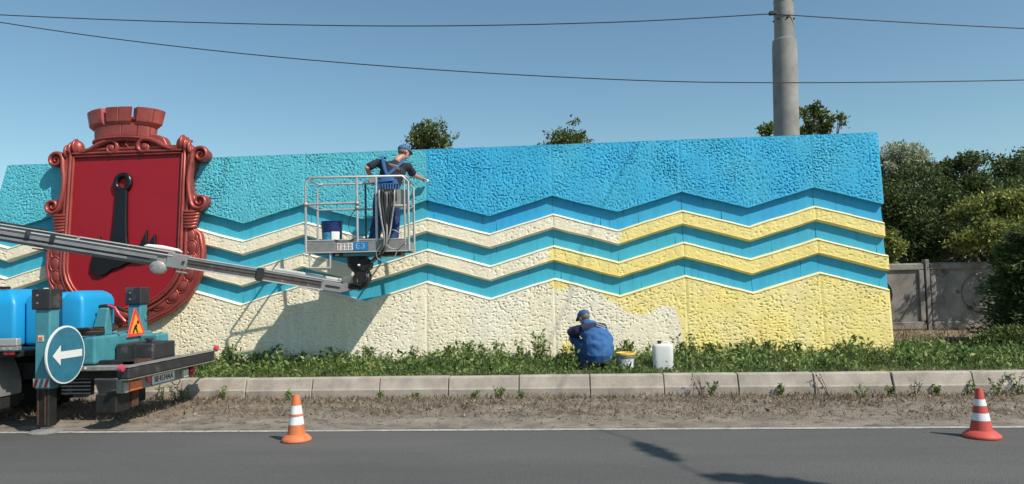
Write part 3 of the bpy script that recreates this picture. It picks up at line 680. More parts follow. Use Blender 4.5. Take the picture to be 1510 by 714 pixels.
# pedestal, turret, simple cab beyond the edge of the view
MB().lathe([(.55, .93), (.55, 1.1), (.42, 1.15), (.38, 2.2), (.5, 2.25), (.5, 2.4)], (-10.9, 9.5, 0), 24).build('pedestal', boom_grey, truck, smooth=40)
B('turret', boom_grey, -11.3, -10.5, 9.15, 9.9, 2.4, 2.85, bevel=.04)
cab = MB(); cab.ring([[(x, y, z) for x, z in ((-13.0, .7), (-13.0, 2.45), (-14.3, 2.45), (-14.75, 1.65), (-14.8, .7))] for y in (8.45, 10.25)])
cab = cab.build('cab', teal, truck, bevel=.05, seg=2)
glass = pmat('cab_glass', (.02, .03, .035), .08, 0, var=.1, coat=.6)
B('side_window', glass, -14.2, -13.35, 8.435, 8.446, 1.65, 2.25, par=cab, bevel=.0); B('rear_window', glass, -12.995, -12.985, 8.8, 9.9, 1.7, 2.2, par=cab, bevel=0)

inner_m = pmat('slot_grey', (.10, .10, .10), .6)
TOFF = Vector((.12, -.20, 0))
for o in truck.children: o.location += TOFF
# boom ------------------------------------------------------------
bE, bS = Vector((-3.52, 11.55, 1.565)), Vector((-10.9, 9.64, 3.02))
bd = (bE-bS).normalized()
def bp(x): t = (x-bS.x)/(bE.x-bS.x); return bS.lerp(bE, t)
side = bd.cross(Vector((0, 0, 1))).normalized(); upv = side.cross(bd).normalized()      # side points to the camera side
if side.y > 0: side = -side; 
upv = bd.cross(side).normalized()
if upv.z < 0: upv = -upv
upv = upv*.86
def bbox(nm, m, x0, x1, s0, s1, u0, u1, par, bevel=.006):
    a, b = bp(x0), bp(x1); q = MB(); q.ring([[P+side*s+upv*u for s, u in ((s0, u0), (s1, u0), (s1, u1), (s0, u1))] for P in (a, b)]); return q.build(nm, m, par, bevel=bevel)
boom = MB(); boom.ring([[P+side*s+upv*u for s, u in ((-.13, -.10), (-.07, -.15), (.07, -.15), (.13, -.10), (.13, .09), (.10, .125), (-.10, .125), (-.13, .09))] for P in (bp(-11.2), bp(-6.05))])
boom = boom.build('boom', boom_grey, truck, bevel=.006)
bbox('top_cover', light_grey, -11.0, -7.30, -.11, .145, .128, .146, boom, .003)
bbox('top_cover', light_grey, -7.26, -6.0, -.10, .150, .128, .150, boom, .003)
bbox('cable_channel', inner_m, -11.0, -6.1, .132, .150, .040, .062, boom, .002); bbox('cable_channel', hose_m, -11.0, -6.3, .132, .146, -.055, -.035, boom, .002)
bbox('side_rail', light_grey, -11.0, -6.0, .132, .158, .066, .088, boom, .003); bbox('side_rail', boom_grey, -11.0, -6.2, .132, .166, -.028, .030, boom, .004)
bbox('side_rail', boom_grey, -11.0, -6.6, .132, .152, -.105, -.066, boom, .004)
for x in (-7.63, -7.95): bbox('clamp', black_paint, x, x+.06, .15, .185, -.02, .105, boom, .006)
bbox('clamp', black_paint, -8.35, -7.72, .03, .14, .148, .185, boom, .01); bbox('clamp', black_paint, -7.85, -7.72, -.05, .12, -.192, -.172, boom, .006)
bbox('end_collar', boom_grey, -6.08, -5.80, -.14, .150, -.135, .13, boom, .012); bbox('collar_bolt', black_paint, -5.86, -5.82, .166, .175, -.02, .02, boom, .004)
bbox('collar_foot', boom_grey, -5.92, -5.78, .05, .16, -.20, -.166, boom, .006)
wl = MB(); P = bp(-6.10)+upv*.165; wl.ring([[P+bd*(a)+side*s+upv*u for a, u in ((-.36, .0), (-.30, .045), (-.1, .065), (.12, .05), (.2, .0))] for s in (-.06, .08)]); wl.build('work_light', white_p, boom, bevel=.012)
P = bp(-6.16)-upv*.165; dsc = MB(); dsc.ring([[P+side*d+(bd*math.cos(t)+upv*math.sin(t))*r for t in [2*math.pi*k/26 for k in range(26)]] for r, d in ((.115, .10), (.115, .195), (.10, .205))]); dsc.build('pulley_cover', zinc, boom, smooth=40)
inner = MB(); inner.ring([[P+side*s+upv*u for s, u in ((-.085, -.085), (.085, -.085), (.085, .085), (-.085, .085))] for P in (bp(-5.9), bp(-3.86))])
inner = inner.build('inner_boom', dark_steel, boom, bevel=.006) if False else inner.build('inner_boom', pmat('inner_boom_grey', (.10, .10, .10), .5, .2, var=.3, spots=((.3, .3, .29), 10, .35)), boom, bevel=.006)
bbox('top_cover', light_grey, -5.8, -3.62, -.07, .10, .088, .108, boom, .003); bbox('side_rail', boom_grey, -5.8, -3.86, .087, .10, .052, .078, boom, .002)
bbox('side_rail', light_grey, -5.8, -3.86, .087, .104, -.105, -.082, boom, .002); bbox('cable_channel', rust, -5.8, -3.9, .087, .092, -.02, .0, boom, .001)
bbox('clamp', black_paint, -4.83, -4.73, -.10, .13, -.115, .12, boom, .01)
head = MB(); a0 = bp(-3.90); head.ring([[P+side*s+upv*u for s, u in ((-.10, -.105), (.10, -.105), (.10, q), (-.10, q))] for P, q in ((a0, .10), (bp(-3.6), .07), (bp(-3.48)+upv*.06, .06), (bp(-3.36)+upv*.13, .05))])
head.build('boom_head', boom_grey, boom, bevel=.012); bbox('slot', black_paint, -3.83, -3.62, .101, .106, -.03, .01, boom, .002)
MB().tube([bp(-4.6)+upv*.135+side*.03, bp(-3.66)+upv*.13+side*.03], .030, 10).build('levelling_cylinder', light_grey, boom, smooth=50)
MB().ell(bp(-3.64)+upv*.13+side*.04, (.035, .035, .035)).build('pivot_pin', zinc, boom, smooth=70)

# basket ----------------------------------------------------------
BC = Vector((-3.325, 11.76, 2.13)); BR = Matrix.Rotation(math.radians(6.0), 3, 'Z'); HW, HD = .80, .40
def bk(x, y, z): return BC+BR @ Vector((x, y, z))
def kb(nm, m, x0, x1, y0, y1, z0, z1, par, bevel=.004):
    M = Matrix.Translation(BC) @ BR.to_4x4(); return box(x0, x1, y0, y1, z0, z1, M=M).build(nm, m, par, bevel=bevel)
basket = kb('basket', zinc, -HW+.01, HW-.01, -HD+.01, HD-.01, .10, .135, truck)
tb = kb('toe_board', pmat('toe_board_grey', (.26, .255, .25), .55, .3, var=.15, scale=12, spots=((.16, .15, .14), 9, .36)), -HW, HW, -HD-.008, -HD+.008, .0, .185, basket)
kb('toe_board', zinc, -HW, HW, HD-.008, HD+.008, .0, .15, basket)
for s in (-1, 1): kb('toe_board', zinc, s*HW-.008, s*HW+.008, -HD+.01, HD-.01, .0, .15, basket)
kb('toe_edge', alu, -HW-.005, HW+.005, -HD-.014, -HD-.0085, .182, .200, basket, .002); kb('toe_edge', alu, -HW-.005, HW+.005, -HD-.014, -HD-.0085, -.008, .010, basket, .002)
def rail(nm, pts, r=.0195, m=alu): return MB().tube([bk(*p) for p in pts], r, 10).build(nm, m, basket, smooth=60)
TZ, MZ = 1.18, .76
for y in (-HD, HD): rail('top_rail', [(-HW, y, .0 if y < 0 else .1), (-HW, y, TZ-.09), (-HW+.09, y, TZ), (HW-.09, y, TZ), (HW, y, TZ-.09), (HW, y, .0)])
for s in (-1, 1):
    rail('side_rail', [(s*(HW-.09), -HD, TZ), (s*(HW-.02), -HD+.05, TZ-.01), (s*(HW-.02), HD-.05, TZ-.01), (s*(HW-.09), HD, TZ)], .017); rail('side_rail', [(s*HW, -HD, MZ), (s*HW, HD, MZ)], .016)
rail('mid_rail', [(-HW, -HD, MZ), (.0, -HD, MZ+.01)]); rail('mid_rail', [(-HW, HD, MZ-.01), (HW, HD, MZ-.01)], .016)
for x in (.0, .30): rail('post', [(x, -HD, .15), (x, -HD, TZ)])
rail('post', [(.0, HD, .1), (.0, HD, TZ)], .017, pmat('dark_rail', (.05, .08, .09), .5)); rail('post', [(HW-.06, -HD, .1), (HW-.06, -HD, TZ-.02)], .015)
for p in ((-HW, -HD, MZ), (.0, -HD, MZ), (.0, -HD, MZ-.07)): MB().ell(bk(*p), (.042, .042, .042)).build('rail_clamp', zinc, basket, smooth=70)
kb('latch_plate', zinc, .19, .30, -HD-.012, -HD+.004, TZ-.10, TZ+.005, basket)
rail('step_frame', [(-HW+.05, -HD+.02, .0), (-HW+.05, -HD+.02, -.235), (-HW+.37, -HD+.02, -.235), (-HW+.37, -HD+.02, .0)], .017, light_grey)
# notices on the toe board
dec = kb('notice', white_p, -.315, -.07, -HD-.016, -HD-.010, .03, .145, basket, 0)
for i in range(4):
    for j in range(2):
        q = kb('pictogram', [red_p, black_paint][(i+j) % 2] if i < 2 else black_paint, -.30+.058*i, -.265+.058*i, -HD-.019, -HD-.0165, .045+.05*j, .080+.05*j, dec, 0)
        kb('pictogram_inner', white_p, -.292+.058*i, -.273+.058*i, -HD-.0215, -HD-.0195, .054+.05*j, .068+.05*j, dec, 0)
dec2 = kb('logo_panel', pmat('logo_blue', (.03, .17, .42), .4), -.065, .17, -HD-.016, -HD-.010, .025, .155, basket, 0)
link('lettering', text_mesh('E3', .12, lambda x, y, z: bk(.045+x*1.35, -HD-.018-z, .088+y)), pmat('logo_light_blue', (.16, .48, .68), .4), dec2)
# control box with hoses
ctl = kb('control_box', zinc, .52, .775, -HD+.03, -HD+.22, .74, .97, basket, .01); kb('control_shelf', light_grey, .46, .775, -HD-.0, -HD+.25, .70, .735, basket, .006)
kb('valve_bank', black_paint, .36, .62, -HD+.02, -HD+.18, .78, .985, basket, .012)
for k in range(7): MB().cyl(bk(.375+.04*k, -HD+.08, .98), bk(.37+.043*k, -HD+.05, 1.06), .010, .014, 8).build('lever', black_paint, basket)
for k in range(9):
    rr = random.Random(k); x = .365+.030*k
    pts = [bk(x, -HD+.10, .88), bk(x-.01, -HD-.03-rr.random()*.03, .92+.04*rr.random()), bk(x-.005+rr.uniform(-.015,.015), -HD-.06-rr.random()*.03, .76), bk(.46+.10*(x-.47)/.15, -HD-.07-rr.random()*.04, .50), bk(.47+.05*(x-.47)/.15+rr.uniform(-.02, .02), -HD-.06-.06*rr.random(), .22),
           bk(.42+rr.uniform(-.035, .035), -HD-.05-.07*rr.random(), .03), bk(.30+rr.uniform(-.04, .04), -HD+.05*rr.random(), -.09), bk(.14+rr.uniform(-.04, .04), -HD+.15+.1*rr.random(), -.17), bk(-.02+rr.uniform(-.05, .05), -HD+.25, -.22)]
    MB().tube(crom(pts, 4), .013+.005*rr.random(), 7).build('hose', hose_m if k % 4 else zinc, basket, smooth=70)
for pts in ([(.60, -HD-.02, .78), (.50, -HD-.06, .45), (.43, -HD-.09, .22), (.50, -HD-.10, .06), (.62, -HD-.06, .04), (.76, -HD-.02, .16)], [(-.0, -HD-.02, .70), (-.14, -HD+.06, .50), (-.10, -HD+.02, .30), (.08, -HD, .26), (.22, -HD, .30)],
            [(.40, -HD-.08, .12), (.30, -HD-.09, -.02), (.36, -HD-.08, -.14), (.55, -HD-.06, -.12), (.62, -HD-.02, .02)], [(.44, -HD-.03, .26), (.56, -HD-.05, .33), (.70, -HD-.03, .25)], [(-.36, -HD-.01, .20), (-.25, -HD-.03, .175), (-.12, -HD-.03, .18), (.0, -HD-.02, .22)]):
    MB().tube(crom([bk(*p) for p in pts], 5), .0065, 6).build('cable', zinc if pts[0][0] > .3 else hose_m, basket, smooth=70)
# rotator and links carrying the basket
kb('support_beam', black_paint, -.42, .66, -HD+.12, HD-.1, -.065, .018, basket, .012); kb('support_tray', teal, -.24, .26, -HD+.06, -HD+.12, -.06, -.012, basket, .004)
for x in (-.33, .33): kb('support_lug', zinc, x-.03, x+.03, -HD+.05, -HD+.12, -.055, -.02, basket, .004)
rot = MB(); rot.tube([bk(-.06, -.12, -.02), bk(-.05, -.12, -.18), bk(.0, -.14, -.27), bk(.05, -.18, -.38), bk(.02, -.2, -.47), bk(-.06, -.2, -.52)], [.17, .16, .12, .13, .13, .09], 14)
rot.tube([bk(.08, -.30, -.20), bk(.10, -.10, -.20)], .10, 14); rot.tube([bk(.02, -.36, -.42), bk(.04, -.05, -.42)], .115, 16)
rot.build('rotator', dark_steel, truck, smooth=50)
MB().ell(bk(-.0, -.32, -.205), (.025, .02, .018)).build('grease_cap', white_p, truck, smooth=70)
lk = MB(); lk.bar(bk(.03, -.26, -.44), bp(-3.52)+upv*.06, .16, .14); lk.build('knuckle_link', dark_steel, truck, bevel=.015); lk = MB(); lk.bar(bk(.0, -.34, -.42), bp(-3.60)+upv*.12+side*.02, .05, .12); lk.build('knuckle_plate', zinc, truck, bevel=.012)
for k in range(5):
    rr = random.Random(k+40); P = [bk(-.02+rr.uniform(-.06, .06), -HD+.22, -.20), bk(.13+rr.uniform(-.02, .03), -HD+.06, -.34), bk(.12+rr.uniform(-.03, .03), -HD+.02, -.47), bk(-.02, -HD+.1, -.56), bp(-3.62)-side*-.05+upv*(.0+.02*k)]
    MB().tube(crom(P, 4), .016, 7).build('hose', hose_m, truck, smooth=70)

# road signs hung on the truck -------------------------------------
def disc(c, r0, prof_, n=40):
    m = MB(); m.ring([[Vector((c[0]+d, c[1]+r*math.cos(t), c[2]+r*math.sin(t))) for t in [2*math.pi*k/n for k in range(n)]] for r, d in prof_]); return m
sg = disc((-5.985, 8.47, .885), .335, ((.335, -.012), (.335, .004), (.31, .006))).build('arrow_sign', white_p, None, smooth=30)
tag(sg, 'round blue road sign with white left arrow hung on the near outrigger', 'road sign')
disc((-5.985, 8.47, .885), .30, ((.315, .0065), (.315, .0085), (.01, .009))).build('sign_face', sign_blue, sg)
ar = MB(); ar.prism([(-.235, 0), (-.105, .115), (-.105, .042), (.27, .042), (.27, -.042), (-.105, -.042), (-.105, -.115)], lambda a, b, d: Vector((d, 8.47+a, .885+b)), -5.9745, -5.971); ar.build('arrow', white_p, sg)
ty = 9.74; tg = MB().prism([(-.215, 1.0), (.215, 1.0), (.018, 1.375), (-.018, 1.375)], lambda a, b, d: Vector((d-(b-1)*.06, ty+a, b)), -5.90, -5.892).build('roadworks_sign', pmat('sign_red', (.68, .06, .04), .4, var=.08), None, bevel=.003)
tag(tg, 'triangular orange roadworks sign with red border on the truck rear', 'road sign')
MB().prism([(-.145, 1.04), (.145, 1.04), (0, 1.295)], lambda a, b, d: Vector((d-(b-1)*.06, ty+a, b)), -5.8915, -5.889).build('sign_face', pmat('sign_orange', (.86, .33, .03), .4, var=.08), tg)
dg = [(-.10, 1.047), (-.07, 1.10), (-.05, 1.135), (.0, 1.165), (.02, 1.14), (.0, 1.12), (.012, 1.085), (.03, 1.047), (.0, 1.047), (-.02, 1.09), (-.035, 1.10), (-.07, 1.047)]
pg = MB(); pg.prism(dg, lambda a, b, d: Vector((d-(b-1)*.06, ty+a, b)), -5.8885, -5.886); pg.ring([[Vector((d-(.185)*.06, ty+.035+.022*math.cos(t), 1.185+.026*math.sin(t))) for t in [2*math.pi*k/12 for k in range(12)]] for d in (-5.8885, -5.886)]); pg.build('digging_figure', gloss_black, tg)

for o in (sg, tg): o.location += TOFF
# paint bucket standing in the basket
def pail(c, r0, r1, h, mat, name, label, cat, lab=None, labz=(.08, .2), laba=(200, 290), rimm=None):
    o = MB().lathe([(r0*.97, 0), (r0, .006), (r1, h-.05), (r1+.008, h-.05), (r1+.008, h-.035), (r1, h-.033), (r1+.006, h-.012), (r1+.010, h), (r1-.004, h), (r1-.010, h-.02), (r1-.016, h-.06)], c, 28).build(name, mat, None, smooth=40)
    tag(o, label, cat)
    if lab is not None:
        for mm, (a0, a1), (z0, z1) in lab:
            m = MB(); n = 10; f = lambda a, z, e: Vector(c)+Vector(((r0+(r1-r0)*z/h+e)*math.cos(math.radians(a)), (r0+(r1-r0)*z/h+e)*math.sin(math.radians(a)), z))
            m.ring([[f(a0+(a1-a0)*k/n, z, e) for z, e in ((z0, .001), (z1, .001), (z1, .003), (z0, .003))] for k in range(n+1)]); m.build('label', mm, o)
    hd = [Vector(c)+Vector(((r1+.012)*math.cos(t), -.02-(r1+.012)*.25*math.sin(t), h-.04-.10*math.sin(t))) for t in [math.pi*k/14 for k in range(15)]]
    MB().tube(hd, .004, 6).build('handle', zinc, o); return o
pc = bk(-.45, -.14, .136)
pail((pc.x, pc.y, pc.z), .150, .165, .37, pmat('navy_plastic', (.012, .03, .14), .35, var=.15), 'paint_bucket', 'navy blue plastic paint bucket with white label standing in the lift basket', 'bucket',
     [(white_p, (285, 335), (.05, .20)), (pmat('bucket_print_blue', (.05, .28, .50), .4, var=.4, scale=25), (225, 280), (.03, .19))])

# ------------------------------------------------------------------ traffic cones
def cone(c, h, rb, r0, r1, mat, bands, label):
    f = lambda z: r0+(r1-r0)*(z-.10*h)/(h*.9)
    o = MB().lathe([(rb*.98, .0), (rb, .004), (rb, .018), (rb*.93, .032), (r0*1.22, .085*h+.02), (f(.12*h), .15*h), (f(.5*h), .5*h), (f(.97*h), .97*h), (f(h)*.9, h), (f(h)*.6, h+.001)], c, 36).build('traffic_cone', mat, None, smooth=40)
    tag(o, label, 'traffic cone')
    for m, z0, z1, e in bands:
        MB().lathe([(f(z0*h)-.004, z0*h), (f(z0*h)+e, z0*h), (f(z1*h)+e, z1*h), (f(z1*h)-.004, z1*h)], c, 36).build('band', m, o, smooth=40)
refl = pmat('reflective_white', (.78, .79, .78), .35, 0, var=.06, scale=20, spots=((.5, .5, .48), 15, .33))
orange = pmat('orange_rubber', (.60, .17, .06), .6, 0, var=.12, scale=7, bump=.05, spots=((.36, .12, .06), 10, .34))
redcone = pmat('red_rubber', (.52, .075, .055), .6, 0, var=.10, scale=7, bump=.05, spots=((.32, .09, .07), 9, .33))
cone((-2.89, 7.66, .003), .475, .155, .094, .036, orange, [(refl, .36, .545, .002), (refl, .59, .77, .002), (orange, .548, .587, .008)], 'faded orange traffic cone with two white bands close together and a narrow base')
cone((3.92, 7.58, .003), .465, .168, .100, .026, redcone, [(refl, .35, .50, .002), (refl, .65, .78, .002)], 'red traffic cone with two separate white bands and a wide base')

# ------------------------------------------------------------------ bucket and canister on the grass
pail((.80, 11.27, .252), .118, .132, .25, pmat('grey_tin', (.30, .31, .31), .45, .3, var=.15, scale=9, spots=((.62, .60, .52), 9, .40)), 'paint_pail', 'paint smeared pail with yellow rim standing in the grass', 'pail', [(pmat('pail_label', (.60, .64, .66), .5, var=.2, scale=30), (235, 330), (.02, .17))])
pr = MB().lathe([(.133, .225), (.148, .228), (.150, .250), (.146, .262), (.128, .262), (.12, .235)], (.80, 11.27, .252), 28); pr.build('paint_rim', pmat('wet_yellow_paint', (.80, .52, .06), .3, var=.25, scale=14, spots=((.45, .36, .22), 20, .42)), bpy.data.objects['paint_pail'], smooth=40)
hd = MB(); A = [2*math.pi*k/40 for k in range(40)]
def sup(t, a, b, e=4): return (a*math.copysign(abs(math.cos(t))**(2/e), math.cos(t)), b*math.copysign(abs(math.sin(t))**(2/e), math.sin(t)))
cc = Vector((1.355, 11.30, .252)); rings = []
for s, z in ((.90, 0), (.97, .012), (1, .03), (1, .335), (.975, .355), (.88, .372), (.60, .38), (.3, .382)):
    rings.append([cc+Vector((*sup(t, .150*s, .11*s), z)) for t in A])
can = hd.ring(rings).build('canister', pmat('white_polythene', (.70, .72, .70), .4, 0, var=.05, scale=4, bump=.03), None, smooth=40)
tag(can, 'white plastic canister with small dark cap standing in the grass', 'canister')
MB().lathe([(.024, .38), (.024, .398), (.034, .399), (.034, .420), (.028, .424)], (cc.x-.045, cc.y-.02, cc.z), 16).build('cap', rust, can, smooth=40)
hm = MB(); hm.tube([cc+Vector(p) for p in ((-.0, 0, .37), (.01, 0, .398), (.05, 0, .404), (.09, 0, .395), (.10, 0, .37))], .012, 8); hm.build('handle', MATS['white_polythene'], can, smooth=60)

# ------------------------------------------------------------------ people
def remesh(mb, name, mat, parent, vox=.012, sm=4):
    me = mb.mesh(name); o = bpy.data.objects.new('tmp', me); COL.objects.link(o)
    r = o.modifiers.new('r', 'REMESH'); r.mode = 'VOXEL'; r.voxel_size = vox; r.use_smooth_shade = True
    s = o.modifiers.new('s', 'SMOOTH'); s.iterations = sm; s.factor = .5
    bpy.context.view_layer.update(); out = bpy.data.meshes.new_from_object(o.evaluated_get(bpy.context.evaluated_depsgraph_get())); bpy.data.objects.remove(o)
    out.materials.clear(); return link(name, out, mat, parent, 179)
def wrinkle(ob, amp, freq, seed, stretch=(1, 1, .35)):
    """cloth folds as real relief"""
    me = ob.data; n = len(me.vertices); co = np.empty(n*3, 'f'); no = np.empty(n*3, 'f')
    me.vertices.foreach_get('co', co); me.vertices.foreach_get('normal', no); co = co.reshape(-1, 3); no = no.reshape(-1, 3)
    d = gnoise(co[:, 0]*freq+.4*co[:, 2]*freq, co[:, 2]*freq*.55+co[:, 1]*freq, seed)+.5*gnoise(co[:, 1]*freq*2.1, co[:, 2]*freq*1.3-co[:, 0]*freq, seed+1)
    me.vertices.foreach_set('co', (co+no*(amp*d)[:, None]).ravel()); me.update()
def sph(mb, c, r, M=None): mb.ell(c, r if isinstance(r, tuple) else (r, r, r), M=M, n=14, m=10)
def hand(mb, wrist, fwd, palm_n, curl=.5, size=1., thumb=1):
    """palm, four unequal bent fingers and a thumb leaving the side of the palm"""
    f = Vector(fwd).normalized(); n = Vector(palm_n); n = (n-f*n.dot(f)).normalized(); s = f.cross(n)*thumb; w = Vector(wrist)
    mb.tube([w-f*.01, w+f*.045*size, w+f*.085*size], [(.030*size, .019*size), (.042*size, .017*size), (.040*size, .014*size)], 12, up=n)
    for i, L in enumerate((.072, .080, .075, .060)):
        b = w+f*.085*size+s*(.030-.020*i)*size; d = f; pts = [b-f*.02]; q = b
        for k, fr in enumerate((.45, .32, .23)):
            a = curl*(.5+.45*k); d2 = (f*math.cos(a*(k+1)*.7)+n*math.sin(a*(k+1)*.7)).normalized(); q = q+d2*L*fr*size; pts.append(q)
        mb.tube(pts, [.0095*size, .0092*size, .0085*size, .0070*size], 8)
    b = w+f*.02*size+s*.030*size; mb.tube([b, b+(f*.6+s*.8)*.035*size+n*.008, b+(f*.95+s*.75)*.055*size+n*.02, b+(f*1.3+s*.55)*.068*size+n*.035], [.013*size, .012*size, .010*size, .008*size], 8)
def head(mb, c, face, up, s=1.):
    """skull, jaw, nose, ears, brow round the point c"""
    f = Vector(face).normalized(); u = Vector(up); u = (u-f*u.dot(f)).normalized(); r = f.cross(u)
    M = Matrix((r, f, u)).transposed()
    P = lambda a, b, z: Vector(c)+M @ Vector((a*s, b*s, z*s))
    mb.ell(P(0, -.012, .025), (.077*s, .096*s, .098*s), M=M, n=18, m=14)
    mb.tube([P(0, .02, .02), P(0, .035, -.045), P(0, .05, -.10)], [(.068*s, .066*s), (.060*s, .052*s), (.036*s, .030*s)], 14, up=f)
    mb.tube([P(0, .085, .02), P(0, .112, -.022), P(0, .098, -.034)], [.009*s, .015*s, .010*s], 8)
    for q in (-1, 1):
        mb.ell(P(q*.078, -.008, -.005), (.011*s, .019*s, .032*s), M=M, n=10, m=8); mb.ell(P(q*.032, .082, .012), (.018*s, .012*s, .011*s), M=M, n=8, m=6)
    mb.tube([P(-.028, .083, -.062), P(0, .094, -.060), P(.028, .083, -.062)], [.008*s, .010*s, .008*s], 8)
    return P, M
skin = pmat('skin', (.50, .25, .17), .5, 0, var=.10, scale=18, bump=.05)
navy = pmat('navy_cotton', (.020, .022, .034), .9, 0, var=.25, scale=12, bump=.2, bscale=120)
work_blue = pmat('work_blue_cloth', (.028, .115, .30), .85, 0, var=.16, scale=9, bump=.25, bscale=140, spots=((.10, .22, .40), 12, .30))
work_navy = pmat('work_navy_cloth', (.020, .028, .065), .85, 0, var=.2, scale=9, bump=.25, bscale=140)
cap_blue = pmat('cap_blue_cloth', (.045, .12, .25), .85, 0, var=.2, scale=14, bump=.2, bscale=140)
shoe_m = pmat('worn_shoe', (.06, .045, .04), .7, 0, var=.3, bump=.2)
hair_m = pmat('grey_hair', (.17, .14, .12), .8, 0, var=.3, scale=60, bump=.4, bscale=200)
grey_print = pmat('pale_print', (.42, .42, .44), .7)
orange_print = pmat('orange_print', (.60, .28, .12), .7)

def cap_on(P, M, mat, parent, tilt=0., s=1.):
    m = MB(); rings = []
    for k in range(9):
        t = math.pi/2*k/8; r = math.cos(t)
        rings.append([P(.093*r*math.cos(a)*s, (-.012+.112*r*math.sin(a))*s, (.045+.082*math.sin(t))*s) for a in [2*math.pi*j/24 for j in range(24)]])
    rings.insert(0, [P(.090*math.cos(a)*s, (-.012+.108*math.sin(a))*s, .030*s) for a in [2*math.pi*j/24 for j in range(24)]])
    m.ring(rings); c = m.build('cap', mat, parent, smooth=70)
    b = MB(); top = []; bot = []
    for j in range(13):
        a = math.pi*(j/12); x = .083*math.cos(a); y = .075+.085*math.sin(a); z = .048-.02*math.sin(a)-.012*abs(math.cos(a)); top.append(P(x*s, y*s, z*s)); bot.append(P(x*s, y*s, (z-.006)*s))
    inner_t = [P(.083*math.cos(math.pi*j/12)*s, (.06)*s, .050*s) for j in range(13)]; inner_b = [P(.083*math.cos(math.pi*j/12)*s, .06*s, .044*s) for j in range(13)]
    b.ring([[top[j], bot[j], inner_b[j], inner_t[j]] for j in range(13)]); b.build('peak', mat, c, smooth=50)
    return c

# --- painter standing in the basket, back to the road, reaching to the right
Yb = 11.86; fl = 2.13+.138
pA = bk(.26, .06, .138)
hipL, hipR = Vector((-3.02, 11.84, 3.06)), Vector((-2.86, 11.87, 3.05))
shL, shR = at(556, 240, 11.95), at(603, 246, 12.02); nk = at(586, 236, 12.0); hd_c = at(596, 225, 12.08)
elL, wrL = at(541, 248, 11.86), at(547, 262, 12.02); elR, wrR = at(609, 258, 12.28), at(621, 263, 12.56)
kneeL, kneeR = Vector((-3.09, 11.90, 2.70)), Vector((-2.83, 11.92, 2.70)); anL, anR = Vector((-3.14, 11.80, 2.35)), Vector((-2.84, 11.84, 2.35))
chest = at(580, 250, 11.97); waist = at(572, 278, 11.88); pel = (hipL+hipR)/2+Vector((0, 0, .02))
def torso_tube(mb, g=0.):
    mb.tube([pel-Vector((0, 0, .06)), pel+Vector((0, 0, .06)), waist, chest.lerp(waist, .4), chest, nk.lerp(chest, .35)], [(.165+g, .125+g), (.175+g, .135+g), (.165+g, .120+g), (.190+g, .130+g), (.205+g, .125+g), (.10+g, .085+g)], 20, up=(0, 1, 0))
def arm(mb, sh, el, wr, a, b, c): mb.tube([sh, sh.lerp(el, .5), el, el.lerp(wr, .4), wr], [a, (a+b)/2, b, b*.97, c], 12)
body = MB(); torso_tube(body); body.tube([chest, nk, hd_c-Vector((0, 0, .04))], [.07, .06, .055], 12)
P1, M1 = head(body, hd_c, (.62, .72, -.28), (-.05, .1, 1))
arm(body, shL, elL, wrL, .055, .043, .030); arm(body, shR, elR, wrR, .055, .045, .031)
hand(body, wrL, (wrL-elL), (1, 0, 0), .5); hand(body, wrR, (wrR-elR), (0, .2, -1), .95, thumb=-1)
for h, k, a in ((hipL, kneeL, anL), (hipR, kneeR, anR)): body.tube([h, h.lerp(k, .5), k, k.lerp(a, .35), a], [.088, .080, .058, .058, .040], 12)
man = remesh(body, 'person', skin, None, .0075, 2)
tag(man, 'person in blue overalls, black tee and cap in the lift basket, reaching to the wall', 'person')
sh = MB(); torso_tube(sh, .012)
for s_, e_, w_ in ((shL, elL, wrL), (shR, elR, wrR)): sh.tube([chest.lerp(s_, .55), s_, s_.lerp(e_, .5), s_.lerp(e_, .82)], [.088, .074, .066, .070], 14)
sh.tube([chest, nk.lerp(chest, .15)], [.09, .078], 12)
shirt = remesh(sh, 'shirt', navy, man, .012, 3); wrinkle(shirt, .010, 9, 81)
ov = MB(); ov.tube([pel-Vector((0, 0, .02)), pel+Vector((0, 0, .06)), waist, waist.lerp(chest, .42)], [(.185, .150), (.200, .160), (.188, .146), (.175, .146)], 20, up=(0, 1, 0))
legs = MB(); legs.tube([pel-Vector((0, 0, .10)), pel-Vector((0, 0, .0))], [(.180, .146), (.192, .152)], 18, up=(0, 1, 0))
for h, k, a in ((hipL, kneeL, anL), (hipR, kneeR, anR)): legs.tube([h+Vector((0, 0, .02)), h.lerp(k, .5), k, k.lerp(a, .5), a-Vector((0, 0, .015))], [.118, .116, .098, .094, .090], 14)
trou = remesh(legs, 'trousers', pmat('dark_blue_cloth', (.014, .035, .13), .85, 0, var=.25, scale=9, bump=.25, bscale=140, spots=((.05, .10, .22), 14, .34)), man, .012, 3); wrinkle(trou, .016, 9, 84)
over = remesh(ov, 'overalls', work_blue, man, .012, 3); wrinkle(over, .020, 11, 83)
